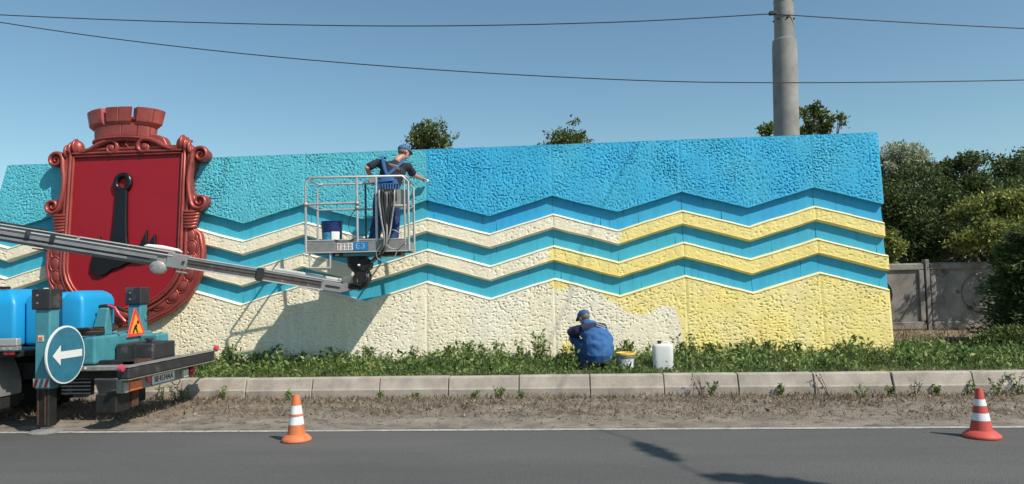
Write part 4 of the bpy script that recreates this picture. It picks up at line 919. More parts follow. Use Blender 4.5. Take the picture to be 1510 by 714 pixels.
# straps crossing on the back, following the body
cr = waist.lerp(chest, .60)+Vector((-.03, -.155, .01))
for s_, e0 in ((shL.lerp(nk, .35), waist.lerp(chest, .4)+Vector((.10, -.145, 0))), (shR.lerp(nk, .42), waist.lerp(chest, .4)+Vector((-.12, -.145, 0)))):
    pts = [e0, cr, s_+Vector((0, -.112, .02)), s_+Vector((0, -.03, .082)), s_+Vector((0, .06, .06))]
    MB().tube(crom(pts, 6), [(.026, .007)]*(len(crom(pts, 6))), 8, up=(0, -1, .2)).build('strap', work_blue, over, smooth=60)
m = MB(); m.tube([waist.lerp(chest, .30)+Vector((0, -.158, 0)), cr+Vector((0, -.006, 0))], [(.13, .010), (.035, .008)], 10, up=(0, -1, 0)); m.build('back_bib', work_blue, over, smooth=60)
for k in range(3):
    a = chest.lerp(nk, .25)+Vector((-.055+.01*k, -.150+.006*k, .035-.026*k)); MB().tube([a, a+Vector((.15, -.006, -.045))], [(.007, .003)]*2, 6, up=(0, -1, 0)).build('back_print', orange_print if k else grey_print, shirt)
cap_on(P1, M1, cap_blue, man)
hr = MB(); hr.ell(P1(0, -.025, .0), (.079, .088, .060), M=M1, n=16, m=10); hr.build('hair', hair_m, man, smooth=70)
for a in (anL, anR):
    s_ = MB(); s_.tube([a+Vector((0, -.07, -.045)), a+Vector((0, -.02, -.04)), a+Vector((0, .10, -.05)), a+Vector((0, .17, -.055))], [(.036, .032), (.045, .045), (.046, .030), (.034, .020)], 12, up=(0, 0, 1)); s_.tube([a+Vector((0, 0, .02)), a+Vector((0, 0, -.05))], .044, 12)
    remesh(s_, 'shoe', shoe_m, man, .009, 2)
# sponge held against the wall
spg = wrR+Vector((.062, .085, -.035)); sp = MB().box(-.035, .05, -.04, .035, -.022, .022, M=Matrix.Translation(spg) @ Matrix.Rotation(.3, 4, 'Z')).build('sponge', white_p, None, bevel=.008, seg=2)
tag(sp, 'white painting sponge in the hand of the person in the basket', 'sponge')

# --- painter squatting in the grass by the wall
def q2(px, py, Y): return at(px, py, Y)
gz = .255
rv = Vector((.93, .36, 0))
hip2 = q2(884, 523, 11.30); pelL, pelR = hip2-rv*.10, hip2+rv*.10
sp1 = q2(883, 502, 11.38); chest2 = q2(873, 487, 11.52); nk2 = q2(866, 479, 11.64); hd2 = q2(861, 469, 11.72)
sL2, sR2 = chest2-rv*.16+Vector((0, 0, .01)), chest2+rv*.17+Vector((0, 0, .01))
elL2, wrL2 = q2(843, 489, 11.50), q2(845, 497, 11.80); elR2, wrR2 = q2(886, 500, 11.86), q2(862, 512, 12.08)
knL2, knR2 = q2(847, 500, 11.60), q2(880, 505, 11.78); anL2, anR2 = Vector((q2(864, 540, 11.32).x, 11.34, gz+.09)), Vector((q2(892, 540, 11.36).x, 11.40, gz+.09))
def torso2(mb, g=0.):
    mb.tube([hip2+Vector((.0, -.03, -.05)), hip2.lerp(sp1, .5)+Vector((.01, -.03, 0)), sp1, chest2, nk2.lerp(chest2, .4)], [(.175+g, .14+g), (.20+g, .15+g), (.205+g, .145+g), (.195+g, .125+g), (.10+g, .09+g)], 20, up=(.3, -.85, .35))
b2 = MB(); torso2(b2); b2.tube([chest2, nk2, hd2-Vector((0, 0, .03))], [.07, .058, .055], 12)
P2, M2 = head(b2, hd2, (-.60, .70, -.50), (-.15, .1, 1))
arm(b2, sL2, elL2, wrL2, .055, .044, .031); arm(b2, sR2, elR2, wrR2, .055, .044, .031); hand(b2, wrL2, (wrL2-elL2), (0, 0, -1), .6); hand(b2, wrR2, (wrR2-elR2), (0, 0, -1), .9, thumb=-1)
for h, k, a in ((pelL, knL2, anL2), (pelR, knR2, anR2)): b2.tube([h, h.lerp(k, .5), k, k.lerp(a, .4), a], [.095, .085, .060, .058, .042], 12)
man2 = remesh(b2, 'person', skin, None, .0075, 2)
tag(man2, 'person in blue work suit and cap squatting in the grass by the wall', 'person')
j2 = MB(); torso2(j2, .020); j2.tube([chest2, nk2.lerp(hd2, .25)], [.12, .082], 12)
jacket = remesh(j2, 'jacket', work_blue, man2, .012, 3); wrinkle(jacket, .022, 10, 85)
yk = MB(); yk.tube([sL2+rv*.05, sL2.lerp(elL2, .5), elL2, elL2.lerp(wrL2, .75)], [.098, .084, .072, .052], 14); yk.tube([sR2-rv*.04, sR2, elR2, elR2.lerp(wrR2, .75)], [.09, .088, .068, .048], 12)
bkv = Vector((.10, -.10, .055)); yk.tube([sL2-rv*.01+Vector((0, -.02, 0)), chest2.lerp(sL2, .5)+bkv*.6, chest2+bkv*.75, chest2.lerp(sR2, .6)+bkv*.55, sR2], [.085, .082, .080, .080, .082], 12)
sl = remesh(yk, 'sleeves', work_navy, man2, .012, 3); wrinkle(sl, .016, 11, 87)
for k in range(2):
    a = chest2+Vector((.13, -.135, .085-.03*k)); MB().tube([a+Vector((-.07, -.01, .022)), a, a+Vector((.07, .03, -.035))], [(.008, .012)]*3, 6, up=(0, -1, 0)).build('back_print', grey_print, sl)
tr2 = MB(); tr2.tube([hip2+Vector((.0, -.02, -.11)), hip2+Vector((.0, -.03, .02))], [(.185, .15), (.205, .165)], 18, up=(.3, -.85, .35))
for h, k, a in ((pelL, knL2, anL2), (pelR, knR2, anR2)): tr2.tube([h, h.lerp(k, .5), k, k.lerp(a, .5), a+Vector((0, 0, .0))], [.120, .108, .086, .082, .074], 14); sph(tr2, k, .086)
tro = remesh(tr2, 'trousers', pmat('faded_navy_cloth', (.020, .070, .20), .85, 0, var=.2, scale=9, bump=.25, bscale=140, spots=((.08, .16, .30), 12, .32)), man2, .012, 3); wrinkle(tro, .020, 10, 89)
cap_on(P2, M2, cap_blue, man2); hr = MB(); hr.ell(P2(0, -.025, .0), (.079, .088, .058), M=M2, n=16, m=10); hr.build('hair', hair_m, man2, smooth=70)
for a in (anL2, anR2):
    s_ = MB(); d = Vector((-.4, .9, 0)).normalized(); s_.tube([a-d*.07+Vector((0, 0, -.045)), a+Vector((0, 0, -.045)), a+d*.11+Vector((0, 0, -.055)), a+d*.18+Vector((0, 0, -.06))], [(.038, .036), (.046, .045), (.047, .032), (.034, .022)], 12, up=(0, 0, 1)); s_.tube([a+Vector((0, 0, .02)), a+Vector((0, 0, -.04))], .045, 12)
    remesh(s_, 'shoe', pmat('dusty_shoe', (.17, .13, .11), .8, var=.25), man2, .009, 2)
bw = wrR2+(wrR2-elR2).normalized()*.10; br = MB(); br.tube([bw-Vector((0, .05, .0)), bw+Vector((-.02, .10, -.03))], [.012, .016], 8); br = br.build('paint_brush', pmat('brush_wood', (.35, .2, .09), .5), None, smooth=60)
tag(br, 'short paint brush held by the squatting person', 'brush'); t_ = bw+Vector((-.02, .10, -.03)); MB().tube([t_-Vector((0, .005, 0)), t_+Vector((-.015, .07, -.03))], [(.03, .012), (.036, .010)], 8, up=(0, 0, 1)).build('bristles', MATS['wet_yellow_paint'], br)

# ------------------------------------------------------------------ lamp pole behind the wall, overhead wires
pole_m = pmat('pole_concrete', (.24, .235, .22), .8, 0, var=.12, scale=2.5, bump=.25, bscale=40, c2=(.29, .285, .265), spots=((.20, .19, .175), 3, .34))
pole = root('utility_pole', (4.44, 15.5, .25), 'thick stepped grey pole rising behind the blue end of the wall', 'pole')
PM = Matrix.Rotation(.020, 3, 'Y')
MB().lathe([(.262, 0), (.255, 3), (.246, 6.05), (.235, 6.20), (.20, 6.22)], (4.44, 15.5, .25), 32, M=PM).build('sleeve', pole_m, pole, smooth=40)
MB().lathe([(.198, 6.2), (.196, 7.0), (.203, 7.0), (.203, 7.03), (.195, 7.03), (.17, 10.5), (.15, 10.55)], (4.44, 15.5, .25), 28, M=PM).build('shaft', pole_m, pole, smooth=40)
for k in range(7):
    a = 2*math.pi*k/7+.3; p = Vector((4.44, 15.5, .25))+PM @ Vector((.198*math.cos(a), .198*math.sin(a), 6.62)); MB().ell(p, (.03, .03, .018), n=8, m=6).build('bolt', dark_steel, pole)
MB().box(4.22, 4.36, 15.24, 15.34, 6.93, 7.0).build('insulator', black_paint, pole, bevel=.01)
wire_m = pmat('wire_black', (.03, .03, .032), .5, 0, var=.1)
def wire(pts, r, label, nm='overhead_wire'):
    return tag(MB().tube(crom(pts, 10), r, 6).build(nm, wire_m, None, smooth=80), label, 'wire')
w1 = [at(-420, -2, 15.3), at(0, 22, 15.3), at(300, 33.5, 15.3), at(600, 38.5, 15.3), at(900, 33, 15.3), at(1138, 20.5, 15.3)]
wire(w1, .011, 'upper black wire running from the left to the pole insulator')
w1b = [at(1138, 20.5, 15.3), at(1300, 31, 15.3), at(1510, 42, 15.3), at(1900, 58, 15.3)]
wire(w1b, .011, 'upper black wire running from the pole away over the trees')
wire([at(-420, -40, 14.0), at(0, 33, 14.0), at(300, 73, 14.0), at(600, 100, 14.0), at(900, 117, 14.0), at(1140, 122, 14.0), at(1510, 118, 14.0), at(1900, 104, 14.0)], .010, 'lower black wire sagging across the sky in front of the pole')
# span wire and two lumps added above the road, outside the frame: they cast the shadow on the asphalt
Lk = Vector((.75, -.50, 1.0))
def over(p, h): return Vector(p)+Lk*(h-p[2])
span = [Vector((4.62, 15.45, 9.4)), over((1.1, 12.77, 3.72), 8.6), over((-.45, 12.5, .45), 8.1), over((-.05, 9.1, 0), 7.9), over((.25, 8.17, 0), 7.85), over((.68, 7.39, 0), 7.85), over((.93, 6.46, 0), 7.9), over((1.06, 6.15, 0), 7.92), over((1.5, 4.5, 0), 8.1), over((3.2, .5, 0), 8.8)]
wire(span, .011, 'unseen span wire added above the road to cast a thin shadow', 'unseen_span_wire')
def caster(a, b, rmax, label):
    a, b = Vector(a), Vector(b); n = 12; pts = [a.lerp(b, k/n) for k in range(n+1)]; rr = [max(.012, rmax*math.sin(math.pi*min(1, (k/n)*.92+.04))**.6*(1-.25*math.sin(k*2.1))) for k in range(n+1)]
    o = MB().tube(pts, [(r*1.0, r*.55) for r in rr], 12, up=(0, 0, 1)).build('shadow_caster', zinc, None, smooth=60); tag(o, label, 'street lamp')
    mid = a.lerp(b, .5); MB().tube([mid+Vector((0, 0, .02)), mid+Vector((0, 0, .16))], .018, 8).build('hanger', zinc, o)
    MB().tube([a.lerp(b, .3)-Vector((0, 0, rmax*.35)), a.lerp(b, .7)-Vector((0, 0, rmax*.35))], [(rmax*.7, rmax*.3)]*2, 12, up=(0, 0, 1)).build('caster_belly', white_p, o, smooth=60); return o
caster(over((.60, 7.50, 0), 7.75), over((.90, 6.68, 0), 7.75), .12, 'short unseen lump added under the span wire to cast a shadow')
caster(over((1.02, 6.22, 0), 7.80), over((1.95, 5.85, 0), 7.80), .17, 'long unseen lump added under the span wire to cast a shadow')

# ------------------------------------------------------------------ concrete fence far right
fence_m = pmat('fence_concrete', (.20, .185, .165), .9, 0, var=.2, scale=2.5, bump=.4, bscale=40, c2=(.27, .25, .225), spots=((.11, .10, .09), 3.5, .40))
fence = root('concrete_fence', (9.0, 18.0, .25), 'grey precast concrete fence with moulded panels and circle ornaments under the trees', 'fence')
FX = [3.4+2.45*k for k in range(-4, 8)]; FX = [x+8.29-(3.4+2.45*2) for x in FX]
panel0 = None
for i in range(len(FX)-1):
    a, b = FX[i]+.05, FX[i+1]-.05; cxp = (a+b)/2
    if panel0 is None:
        m = MB(); m.box(a, b, 18.02, 18.10, .2, 1.82); panel0 = m.build('panel', fence_m, fence, bevel=.01); base = cxp; pn = panel0
        frs = []
        for q in ((a+.02, b-.02, .28, .46), (a+.02, b-.02, 1.66, 1.80), (a+.02, a+.14, .47, 1.65), (b-.14, b-.02, .47, 1.65)): frs.append(MB().box(q[0], q[1], 17.97, 18.016, q[2], q[3]).build('panel_border', fence_m, pn, bevel=.014))
        for r, t in ((.44, .020), (.13, .016)): frs.append(MB().tube([Vector((cxp+r*math.cos(k), 18.005, 1.10+r*math.sin(k))) for k in [2*math.pi*j/36 for j in range(36)]], t, 8, closed=True).build('circle_ornament', fence_m, pn, smooth=70))
        sw = MB()
        for q in range(2):
            pts = [Vector((cxp+(.02+.10*t)*math.cos(q*math.pi+t*5), 18.005, 1.10+(.02+.10*t)*math.sin(q*math.pi+t*5))) for t in [k/14 for k in range(15)]]; sw.tube(pts, .015, 6)
        frs.append(sw.build('spiral_ornament', fence_m, pn, smooth=70))
    else:
        pn = copy_part(panel0, fence, (cxp-base, 0, 0))
        for f in frs: copy_part(f, pn, (cxp-base, 0, 0))
    MB().box(FX[i]-.045, FX[i]+.045, 17.95, 18.13, .2, 1.90).build('post', fence_m, fence, bevel=.01)

# ------------------------------------------------------------------ vegetation
RS = np.random.RandomState(11)
def leaves_mesh(name, C, D, Nn, L, W, tint, fold=.15):
    """one rhombic folded leaf per row: centre base C, direction D, normal Nn, length L, width W"""
    D = D/np.linalg.norm(D, axis=1, keepdims=True); S = np.cross(D, Nn); S /= np.maximum(1e-6, np.linalg.norm(S, axis=1, keepdims=True)); U = np.cross(S, D)
    L = L[:, None]; W = W[:, None]; n = len(C)
    V = np.stack([C, C+D*L*.45+S*W*.5+U*W*fold, C+D*L, C+D*L*.45-S*W*.5+U*W*fold], 1).reshape(-1, 3)
    return np_mesh(name, V, np.arange(4*n).reshape(n, 4), {'tint': np.repeat(np.clip(tint, 0, 1), 4)})
def rdir(n, up=0.):
    d = RS.normal(size=(n, 3)); d[:, 2] += up; return d/np.linalg.norm(d, axis=1, keepdims=True)
bark = pmat('bark', (.085, .062, .045), .9, 0, var=.3, scale=14, bump=.6, bscale=60)
G_DARK = leaf_mat('leaf_dark', [(.032, .050, .018), (.09, .13, .04), (.19, .23, .075)], transl=.3)
G_MID = leaf_mat('leaf_mid', [(.05, .075, .024), (.13, .17, .048), (.25, .28, .085)], transl=.25)
G_LIGHT = leaf_mat('leaf_light', [(.11, .14, .035), (.28, .31, .075), (.44, .44, .14)], transl=.3)
G_SILVER = leaf_mat('leaf_silver', [(.22, .25, .16), (.42, .46, .33), (.60, .62, .50)], transl=.3)
G_GRASS = leaf_mat('leaf_grass', [(.035, .065, .020), (.115, .19, .048), (.26, .345, .10), (.46, .43, .21)], transl=.3)
G_DRY = leaf_mat('leaf_dry', [(.085, .062, .040), (.17, .13, .085), (.28, .215, .135), (.36, .26, .18)], transl=.15)

def tree(name, base, clumps, n, size, mat, label, group=None, trunk_r=.12, up=.15, droop=0., bark_m=None, shell=.55):
    """trunk with limbs to every clump, leaves on twigs spread through the clumps' volume"""
    t = root(name, base, label, 'tree', group); b = Vector(base); m = MB()
    cs = [(Vector(c), r) for c, r in clumps]; top = sum((c for c, r in cs), Vector())/len(cs)
    fork = b.lerp(top, .42); fork.z = b.z+(top.z-b.z)*.5; m.tube(crom([b-Vector((0, 0, .15)), b.lerp(fork, .5)+Vector((.05, .03, 0)), fork], 4), [trunk_r*(1-.045*k) for k in range(9)], 9)
    for c, r in cs:
        mid = fork.lerp(c, .5)+Vector((random.uniform(-.1, .1), random.uniform(-.1, .1), random.uniform(.0, .25))); q = crom([fork, mid, c], 4); m.tube(q, [trunk_r*.62*(1-.09*k) for k in range(len(q))], 7)
        for k in range(5):
            e = c+Vector(rdir(1, .3)[0]*np.array(r if isinstance(r, tuple) else (r, r, r))*.85); q2_ = crom([mid.lerp(c, .5+.1*k), c.lerp(e, .5)+Vector((0, 0, .05)), e], 3); m.tube(q2_, [trunk_r*.22*(1-.11*i) for i in range(len(q2_))], 5)
    m.build('trunk', bark_m or bark, t, smooth=60)
    sub = []
    for c, r in cs:
        R = np.array(r if isinstance(r, tuple) else (r, r, r)); ns = 9 if R.max() > .35 else 4
        for q in range(ns):
            d = rdir(1, .15)[0]; f = random.uniform(.35, 1.12); s_ = random.uniform(.24, .52); sub.append((Vector(np.array(c)+d*R*f), tuple(R*s_*np.array([1.15, 1.1, .8]))))
    cs = sub
    vol = np.array([(r if not isinstance(r, tuple) else (r[0]*r[1]*r[2])**(1/3))**2.2 for c, r in cs]); vol = vol/vol.sum(); C, D, T = [], [], []
    for (c, r), v in zip(cs, vol):
        k = int(n*1.7*v); R = np.array(r if isinstance(r, tuple) else (r, r, r)); nt_ = max(3, k//16)
        d = rdir(nt_, .1); rad = RS.uniform(.35, 1.1, nt_)*(1+.22*gnoise(d[:, 0]*3+c.x, d[:, 1]*3+d[:, 2]*2.5, 7)); tw = np.array(c)+d*rad[:, None]*R
        ti = np.repeat(np.arange(nt_), 16)[:k]; off = RS.normal(size=(len(ti), 3))*np.clip(R.min()*.34, .05, .16); p = tw[ti]+off
        C.append(p); dd = rdir(len(ti), up-droop)+.5*d[ti]; D.append(dd); T.append(.42+.30*RS.normal(size=nt_)[ti]*.6+.22*RS.normal(size=len(ti)))
    C = np.concatenate(C); D = np.concatenate(D); T = np.concatenate(T); k = len(C); L = size*.76*RS.uniform(.6, 1.3, k)
    me = leaves_mesh('crown', C, D, rdir(k, .9), L, L*RS.uniform(.38, .6, k), T); link('crown', me, mat, t); return t
TG = 'trees showing above and beside the wall'
Z0 = .2
tree('leafy_tree', (-4.15, 22, Z0), [((-4.1, 22, 5.75), (.62, .6, .62)), ((-4.45, 22.2, 5.65), .45), ((-3.72, 21.9, 5.7), .42), ((-4.1, 22, 6.15), .36), ((-3.62, 22, 5.98), .22), ((-4.55, 22, 6.0), .22)], 2100, .13, G_MID, 'bushy green treetop above the wall beside the standing painter', TG)
tree('leafy_tree', (-.15, 22.5, Z0), [((-.1, 22.5, 5.62), (.75, .6, .48)), ((.15, 22.4, 5.95), .36), ((.65, 22.5, 5.75), .28), ((-.65, 22.4, 5.6), .32), ((.42, 22.5, 6.05), .2)], 2000, .13, G_MID, 'low rounded green treetop above the wall between the painter and the pole', TG)
tree('leafy_tree', (1.6, 23, Z0), [((1.55, 23, 5.45), (.4, .4, .35))], 500, .12, G_MID, 'tiny green treetop just showing over the blue wall', TG)
tree('leafy_tree', (6.6, 20.5, Z0), [(at(px, py, 20.5), (r, r, r*.75)) for px, py, r in ((1128, 196, .16), (1142, 190, .17), (1152, 194, .15), (1185, 165, .17), (1200, 163, .19), (1208, 176, .17), (1194, 184, .2), (1190, 195, .22), (1216, 190, .17), (1226, 183, .12), (1240, 175, .16), (1212, 168, .1))], 1300, .16, G_MID, 'sparse tree with thin leafy branches behind the pole', TG, trunk_r=.07, shell=.2)
tree('olive_tree', (-12.6, 19, Z0), [((-12.7, 19, 4.0), .9), ((-13.2, 19, 3.3), 1.0), ((-12.3, 19.2, 4.55), .5), ((-12.4, 18.8, 2.7), .8), ((-11.6, 19.5, 4.75), .42)], 5000, .12, G_SILVER, 'grey green tree showing past the sloping end of the wall', TG)
RG = 'trees beyond the concrete fence'
tree('silver_tree', (9.0, 20.8, Z0), [((8.9, 20.8, 4.55), (.62, .6, .55)), ((8.55, 20.7, 4.1), .6), ((9.3, 20.8, 4.75), (.42, .4, .3)), ((9.2, 20.7, 4.2), .5), ((8.9, 20.8, 4.95), (.3, .3, .25)), ((8.4, 20.8, 4.6), .35)], 7500, .12, G_SILVER, 'silvery willow leaved tree at the wall end, above darker trees', RG, droop=.3)
tree('dark_tree', (9.2, 19.6, Z0), [((8.7, 19.6, 3.3), .85), ((9.4, 19.6, 3.0), .85), ((8.4, 19.4, 2.5), .8), ((9.2, 19.5, 2.2), .8), ((8.2, 19.7, 3.6), .5)], 14000, .12, G_DARK, 'dark dense tree directly beyond the end of the wall', RG)
tree('dark_tree', (10.8, 20.4, Z0), [((10.5, 20.4, 3.7), (.8, .7, .75)), ((9.9, 20.4, 3.6), .6), ((11.0, 20.4, 3.4), .75), ((10.45, 20.4, 4.35), (.42, .4, .36)), ((9.95, 20.4, 4.2), (.25, .25, .32)), ((10.75, 20.4, 4.45), (.25, .25, .2))], 13000, .12, G_DARK, 'dark pointed tree to the right of the silvery tree', RG)
tree('dark_tree', (12.3, 21.2, Z0), [((12.0, 21.2, 3.9), .8), ((12.6, 21.2, 3.9), .9), ((11.9, 21.2, 4.5), (.5, .5, .3)), ((12.3, 21.1, 3.0), .9), ((13.3, 21.2, 4.1), .9), ((13.0, 21.2, 3.0), .9), ((12.9, 21.2, 4.6), .35)], 13000, .12, G_DARK, 'dark rounded tree at the far right over the light shrub', RG)
tree('dark_tree', (11.0, 23.0, Z0), [((9.6, 23, 3.2), 1.0), ((10.8, 23, 3.0), 1.1), ((12.0, 23, 2.6), 1.1), ((9.0, 23, 2.2), 1.0), ((10.6, 23, 1.8), 1.1), ((13.4, 23, 2.4), 1.1), ((14.6, 23, 3.2), 1.1)], 13000, .15, G_DARK, 'dark backdrop tree behind the other trees past the fence', RG)
tree('light_shrub', (10.2, 18.9, Z0), [((9.6, 18.3, 2.75), (.7, .6, .55)), ((10.15, 18.2, 2.95), (.65, .6, .5)), ((9.2, 18.0, 2.35), (.45, .5, .35)), ((10.7, 18.3, 2.7), .6), ((9.9, 17.7, 2.35), (.5, .5, .4)), ((10.9, 17.9, 2.3), .55), ((11.3, 18.3, 2.95), .5), ((9.4, 17.4, 2.5), (.35, .35, .25)), ((10.3, 17.1, 2.6), (.4, .4, .25))], 13000, .135, G_LIGHT, 'sunlit yellow green shrub hanging over the concrete fence', RG, droop=.1)
tree('light_shrub', (7.75, 18.7, Z0), [((7.72, 18.6, 2.35), (.30, .3, .45)), ((7.9, 18.7, 2.0), .26)], 1500, .12, G_LIGHT, 'small light green shrub poking out past the wall end', RG, trunk_r=.04)
# dry bare twigs hanging below the shrub
tw = MB()
for k in range(60):
    a = Vector((random.uniform(9.2, 10.9), random.uniform(18.2, 18.7), random.uniform(1.9, 2.3))); d = Vector((random.uniform(-.5, .5), random.uniform(-.35, .05), random.uniform(-.45, .1))); e = a+d
    tw.tube([a, a.lerp(e, .5)+Vector((0, 0, random.uniform(-.05, .08))), e], [.010, .007, .003], 5)
    for q in range(3): s0 = a.lerp(e, random.uniform(.3, .9)); tw.tube([s0, s0+Vector((random.uniform(-.2, .2), random.uniform(-.1, .1), random.uniform(-.15, .15)))], [.005, .002], 4)
o = tw.build('dry_twigs', pmat('grey_twig', (.20, .17, .14), .9, var=.2), None, smooth=70); tag(o, 'tangle of bare grey twigs in front of the concrete fence', 'twigs')

def conifer(base, h, r, n, label):
    t = root('juniper', base, label, 'shrub'); b = Vector(base); MB().tube([b-Vector((0, 0, .1)), b+Vector((0, 0, h*.9))], [.06, .015], 8).build('trunk', bark, t)
    C, D, T = [], [], []
    for k in range(n):
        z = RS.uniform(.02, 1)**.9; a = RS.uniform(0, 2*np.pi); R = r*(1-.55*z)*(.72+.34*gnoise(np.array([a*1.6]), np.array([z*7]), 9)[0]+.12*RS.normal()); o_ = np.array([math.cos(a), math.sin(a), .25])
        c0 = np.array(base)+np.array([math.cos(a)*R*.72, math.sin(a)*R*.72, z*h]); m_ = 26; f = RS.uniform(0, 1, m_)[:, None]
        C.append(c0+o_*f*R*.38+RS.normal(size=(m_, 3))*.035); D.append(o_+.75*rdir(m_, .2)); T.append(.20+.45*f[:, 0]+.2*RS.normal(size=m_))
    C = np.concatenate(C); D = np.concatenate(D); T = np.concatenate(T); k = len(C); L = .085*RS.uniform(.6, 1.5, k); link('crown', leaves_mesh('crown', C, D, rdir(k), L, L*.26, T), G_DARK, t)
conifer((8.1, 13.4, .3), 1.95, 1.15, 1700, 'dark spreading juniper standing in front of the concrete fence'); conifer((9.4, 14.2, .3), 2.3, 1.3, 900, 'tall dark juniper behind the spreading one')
hb = root('hedge_shrub', (7.1, 12.7, .27), 'low bright green shrub at the foot of the dark juniper', 'shrub')
k = 5200; d = rdir(k, .35); d[:, 2] = abs(d[:, 2]); p = np.array([7.15, 12.7, .27])+d*np.array([.62, .42, .40])*RS.uniform(.65, 1.05, k)[:, None]*(1+.25*gnoise(d[:, 0]*4, d[:, 1]*4+d[:, 2]*3, 5))[:, None]
link('crown', leaves_mesh('crown', p, rdir(k, .4)+d, rdir(k, .8), .065*RS.uniform(.6, 1.3, k), .035*RS.uniform(.7, 1.2, k), .5+.25*RS.normal(size=k)), G_MID, hb)
st_ = MB()
for q in range(9): st_.tube([Vector((7.15, 12.7, .25)), Vector((7.15+random.uniform(-.4, .4), 12.7+random.uniform(-.25, .25), .25+random.uniform(.2, .35)))], [.010, .004], 5)
st_.build('stems', bark, hb)

# weeds and grass on the strip: nobody could count them
def hmap(x, y): return np.clip(.55+1.0*gnoise(x*1.3, y*2.0, 61)+.6*gnoise(x*5.3, y*5, 62), .08, 1.6)
def field(n, x0, x1, y0, y1): return RS.uniform(x0, x1, n), RS.uniform(y0, y1, n)
def strip_plants(name, n, x0, x1, y0, y1, hbase, lmin, lmax, wr, mat, label, cat, up, tmean, zf, leafy=True):
    x, y = field(n, x0, x1, y0, y1); h = hmap(x, y)*(.40+.60*sstep(11.12, 11.6, y))
    near = (np.hypot(x-.80, warp(x, y)-11.10) > .24) & (np.hypot(x-1.36, warp(x, y)-11.12) > .26) & (np.hypot((x-.27)*.7, warp(x, y)-11.05) > .24) | (RS.uniform(0, 1, n) < .12); x, y, h = x[near], y[near], h[near]; n = len(x)
    z = zf(x, y)+(RS.uniform(0, 1, n)**1.3*hbase*h if leafy else 0); C = np.stack([x, warp(x, y), z], 1)
    L = RS.uniform(lmin, lmax, n)*(.6+.5*h); t = tmean+.20*RS.normal(size=n)+.30*gnoise(x*2.1, y*2.1, 66)+.30*gnoise(x*9, y*9, 67)+(z-zf(x, y))*.4
    o = link(name, leaves_mesh(name, C, rdir(n, up), rdir(n, .6), L, L*wr*RS.uniform(.7, 1.3, n), t), mat, None, None, 'stuff'); tag(o, label, cat); return o
lz = lambda x, y: lawn_z(x, y)
strip_plants('weeds', 34000, -6.4, 11, 11.12, 12.62, .28, .04, .11, .42, G_GRASS, 'green broad leaved weeds growing along the foot of the wall', 'weeds', .5, .33, lz)
strip_plants('grass', 30000, -6.4, 11, 11.09, 12.62, .05, .06, .17, .07, G_GRASS, 'short green grass blades on the strip above the kerb', 'grass', 1.5, .38, lz)
strip_plants('grass', 7000, -14, -6.0, 11.09, 12.5, .05, .06, .16, .08, G_GRASS, 'short green grass behind the truck', 'grass', 1.5, .38, lz)
strip_plants('weeds', 9000, 5.3, 11, 12.5, 13.6, .16, .035, .08, .4, G_GRASS, 'green ground cover weeds past the wall end', 'weeds', .5, .36, lz)
def dens(n, x0, x1, y0, y1, f):
    x, y = field(n, x0, x1, y0, y1); k = RS.uniform(0, 1, n) < f(x, y); return x[k], y[k]
# taller single weed plants along the wall and the kerb
def weed(x, y, z, h, n, mat, label, cat='weed', group=None, lean=.25, lsz=.07, dry=False):
    t = root('weed_plant', (x, y, z), label, cat, group); m = MB(); C, D, T = [], [], []
    for k in range(n):
        e = Vector((x+random.uniform(-lean, lean)*h, y+random.uniform(-lean, lean)*h*.6, z+h*random.uniform(.65, 1.05))); b = Vector((x, y, z-.02)); q = crom([b, b.lerp(e, .5)+Vector((random.uniform(-.03, .03), 0, .02)), e], 4); m.tube(q, [.005-.0004*i for i in range(len(q))], 5)
        for p in q[2:]:
            for w_ in range(3 if not dry else 1): C.append(tuple(p)); D.append(tuple(rdir(1, .2)[0])); T.append(.42+.2*RS.normal())
    m.build('stem', MATS['bark'] if dry else pmat('green_stem', (.06, .10, .03), .7), t, smooth=70)
    k = len(C); L = lsz*RS.uniform(.6, 1.3, k); link('foliage', leaves_mesh('foliage', np.array(C), np.array(D), rdir(k, .8), L, L*.45, np.array(T)), mat, t); return t
WG = 'tall weeds along the wall'
for px, hh in ((390, .22), (540, .30), (548, .26), (452, .2), (690, .32), (706, .34), (738, .30), (768, .33), (660, .24), (800, .42), (793, .38), (1003, .36), (1018, .30), (1050, .22), (925, .30), (1130, .24), (1235, .2), (610, .22), (345, .34), (330, .28), (1090, .22), (1180, .22)):
    c = at(px, 528, 12.25); weed(c.x, 12.18+random.uniform(-.12, .16), .28, hh*1.15, random.choice((4, 5, 6)), G_GRASS, 'tall leafy green weed standing against the painted wall', 'weed', WG, .3)
KG = 'small weeds at the foot of the kerb'
for px, hh in ((225, .2), (250, .24), (262, .18), (320, .2), (420, .12), (560, .1), (735, .16), (770, .1), (1035, .26), (1045, .2), (1150, .16), (1220, .3), (1262, .14), (1305, .12), (1340, .2), (1420, .2), (1455, .26), (1490, .3), (1375, .12), (700, .1), (610, .08)):
    c = at(px, 586, 10.15); yy = 10.862+float(KS(c.x)); weed(c.x, yy-random.uniform(.04, .16), .0, hh*1.15, random.choice((3, 4, 5)), G_GRASS if px not in (1035, 1220, 1340) else G_DRY, ('thin straggly green weed growing at the foot of the kerb' if px not in (1035, 1220, 1340) else 'bare dry weed stalk standing at the foot of the kerb'), 'weed', KG, .5, .045, dry=px in (1035, 1220, 1340))
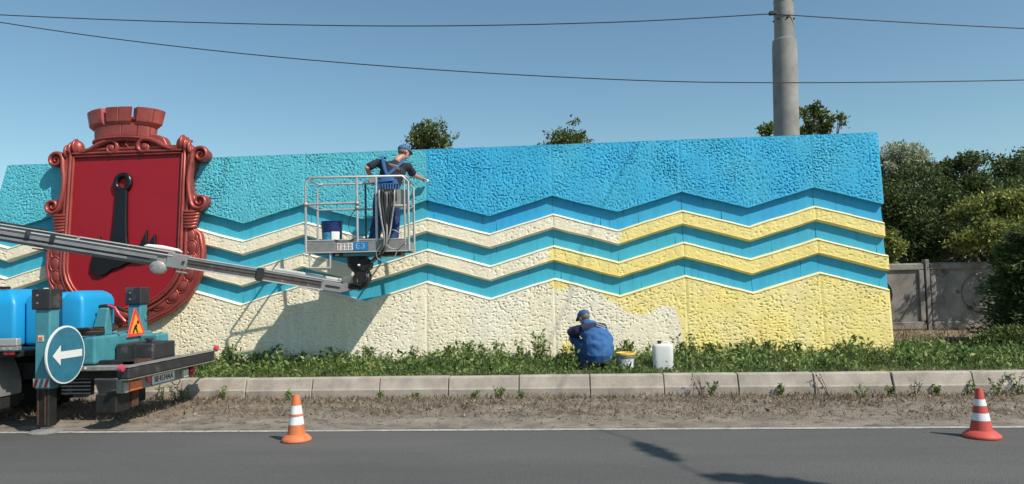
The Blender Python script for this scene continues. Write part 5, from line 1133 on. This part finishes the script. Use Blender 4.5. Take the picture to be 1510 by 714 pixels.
# small white flowers in the strip
fx, fy = field(34, -5.5, 7.5, 11.3, 12.3)
for x, y in zip(fx, fy):
    z = float(lawn_z(np.array(x), np.array(y))); y = float(warp(x, y)); z = z+.13+.08*random.random(); m = MB()
    for k in range(5):
        a = 2*math.pi*k/5; fl_ = lambda r, t: (x+r*math.cos(t), y-.012-.5*r*math.sin(t), z+.85*r*math.sin(t)); m.add([fl_(0, 0), fl_(.016, a-.4), fl_(.026, a), fl_(.016, a+.4)], [(0, 1, 2, 3)])
    f = m.build('flower', white_p, None); MB().tube([(x, y, z-.14), (x, y, z-.002)], .0025, 4).build('stem', MATS['green_stem'], f); tag(f, 'small white flower among the green weeds above the kerb', 'flower', 'white flowers in the weeds')
# dry grass, litter and stones on the verge
vz = lambda x, y: verge_z(x, y)
def dryfield(name, n, yf, lmin, lmax, wr, up, mat, label, cat, tm):
    x, y = dens(n, -12, 12, 8.85, 10.86, yf); k = len(x); C = np.stack([x, warp(x, y), vz(x, y)+RS.uniform(.0, .018, k)], 1); L = RS.uniform(lmin, lmax, k)
    o = link(name, leaves_mesh(name, C, rdir(k, up), rdir(k, 1.0), L, L*wr*RS.uniform(.6, 1.4, k), tm+.22*RS.normal(size=k)+.25*gnoise(x*.9, y*2, 68)), mat, None, None, 'stuff'); tag(o, label, cat)
patch = lambda x, y: np.clip(.40+.9*gnoise(x*.8, y*1.4, 69)+.55*sstep(9.9, 10.75, y)-.35*sstep(9.5, 8.9, y), 0, 1)
dryfield('dry_grass', 60000, patch, .025, .10, .11, .8, G_DRY, 'trampled straw coloured dry grass on the dirt verge', 'dry grass', .45)
dryfield('leaf_litter', 16000, lambda x, y: np.clip(.22+.6*gnoise(x*.9, y*2, 71)+.8*sstep(10.2, 10.8, y)-.3*sstep(9.4, 8.8, y), 0, 1), .02, .06, .6, .1, G_DRY, 'dead brown leaves and litter along the kerb', 'leaf litter', .55)
dryfield('verge_grass', 9000, lambda x, y: np.clip(-.12+.9*gnoise(x*1.1, y*2.1, 73)+.35*sstep(10.3, 10.8, y), 0, 1), .02, .06, .16, .7, G_GRASS, 'thin green grass tufts scattered over the verge', 'grass', .55)
n = 900; x, y = field(n, -11, 11, 8.7, 10.8); s = RS.uniform(.005, .018, n); ico = np.array([[1, 0, 0], [-1, 0, 0], [0, 1, 0], [0, -1, 0], [0, 0, .7], [0, 0, -.7]]); P = np.stack([x, warp(x, y), vz(x, y)+s*.3], 1)[:, None]+ico[None]*s[:, None, None]*RS.uniform(.7, 1.3, (n, 6, 1))
fi = np.array([[0, 2, 4], [2, 1, 4], [1, 3, 4], [3, 0, 4], [2, 0, 5], [1, 2, 5], [3, 1, 5], [0, 3, 5]]); F = (np.arange(n)[:, None, None]*6+fi[None]).reshape(-1, 3)
o = link('gravel', np_mesh('gravel', P.reshape(-1, 3), F), pmat('stone_grey', (.24, .22, .19), .9, var=.35, scale=20), None, None, 'stuff'); tag(o, 'loose small stones on the dirt verge', 'gravel')
x, y = field(5000, 5.4, 13, 13.4, 17.8); k = len(x); C = np.stack([x, y, .27+0*x], 1); L = RS.uniform(.06, .2, k); o = link('dry_grass', leaves_mesh('dry_grass', C, rdir(k, 1.0), rdir(k, 1.0), L, L*.08, .4+.25*RS.normal(size=k)), G_DRY, None, None, 'stuff'); tag(o, 'dry grass on the brown ground in front of the concrete fence', 'dry grass')
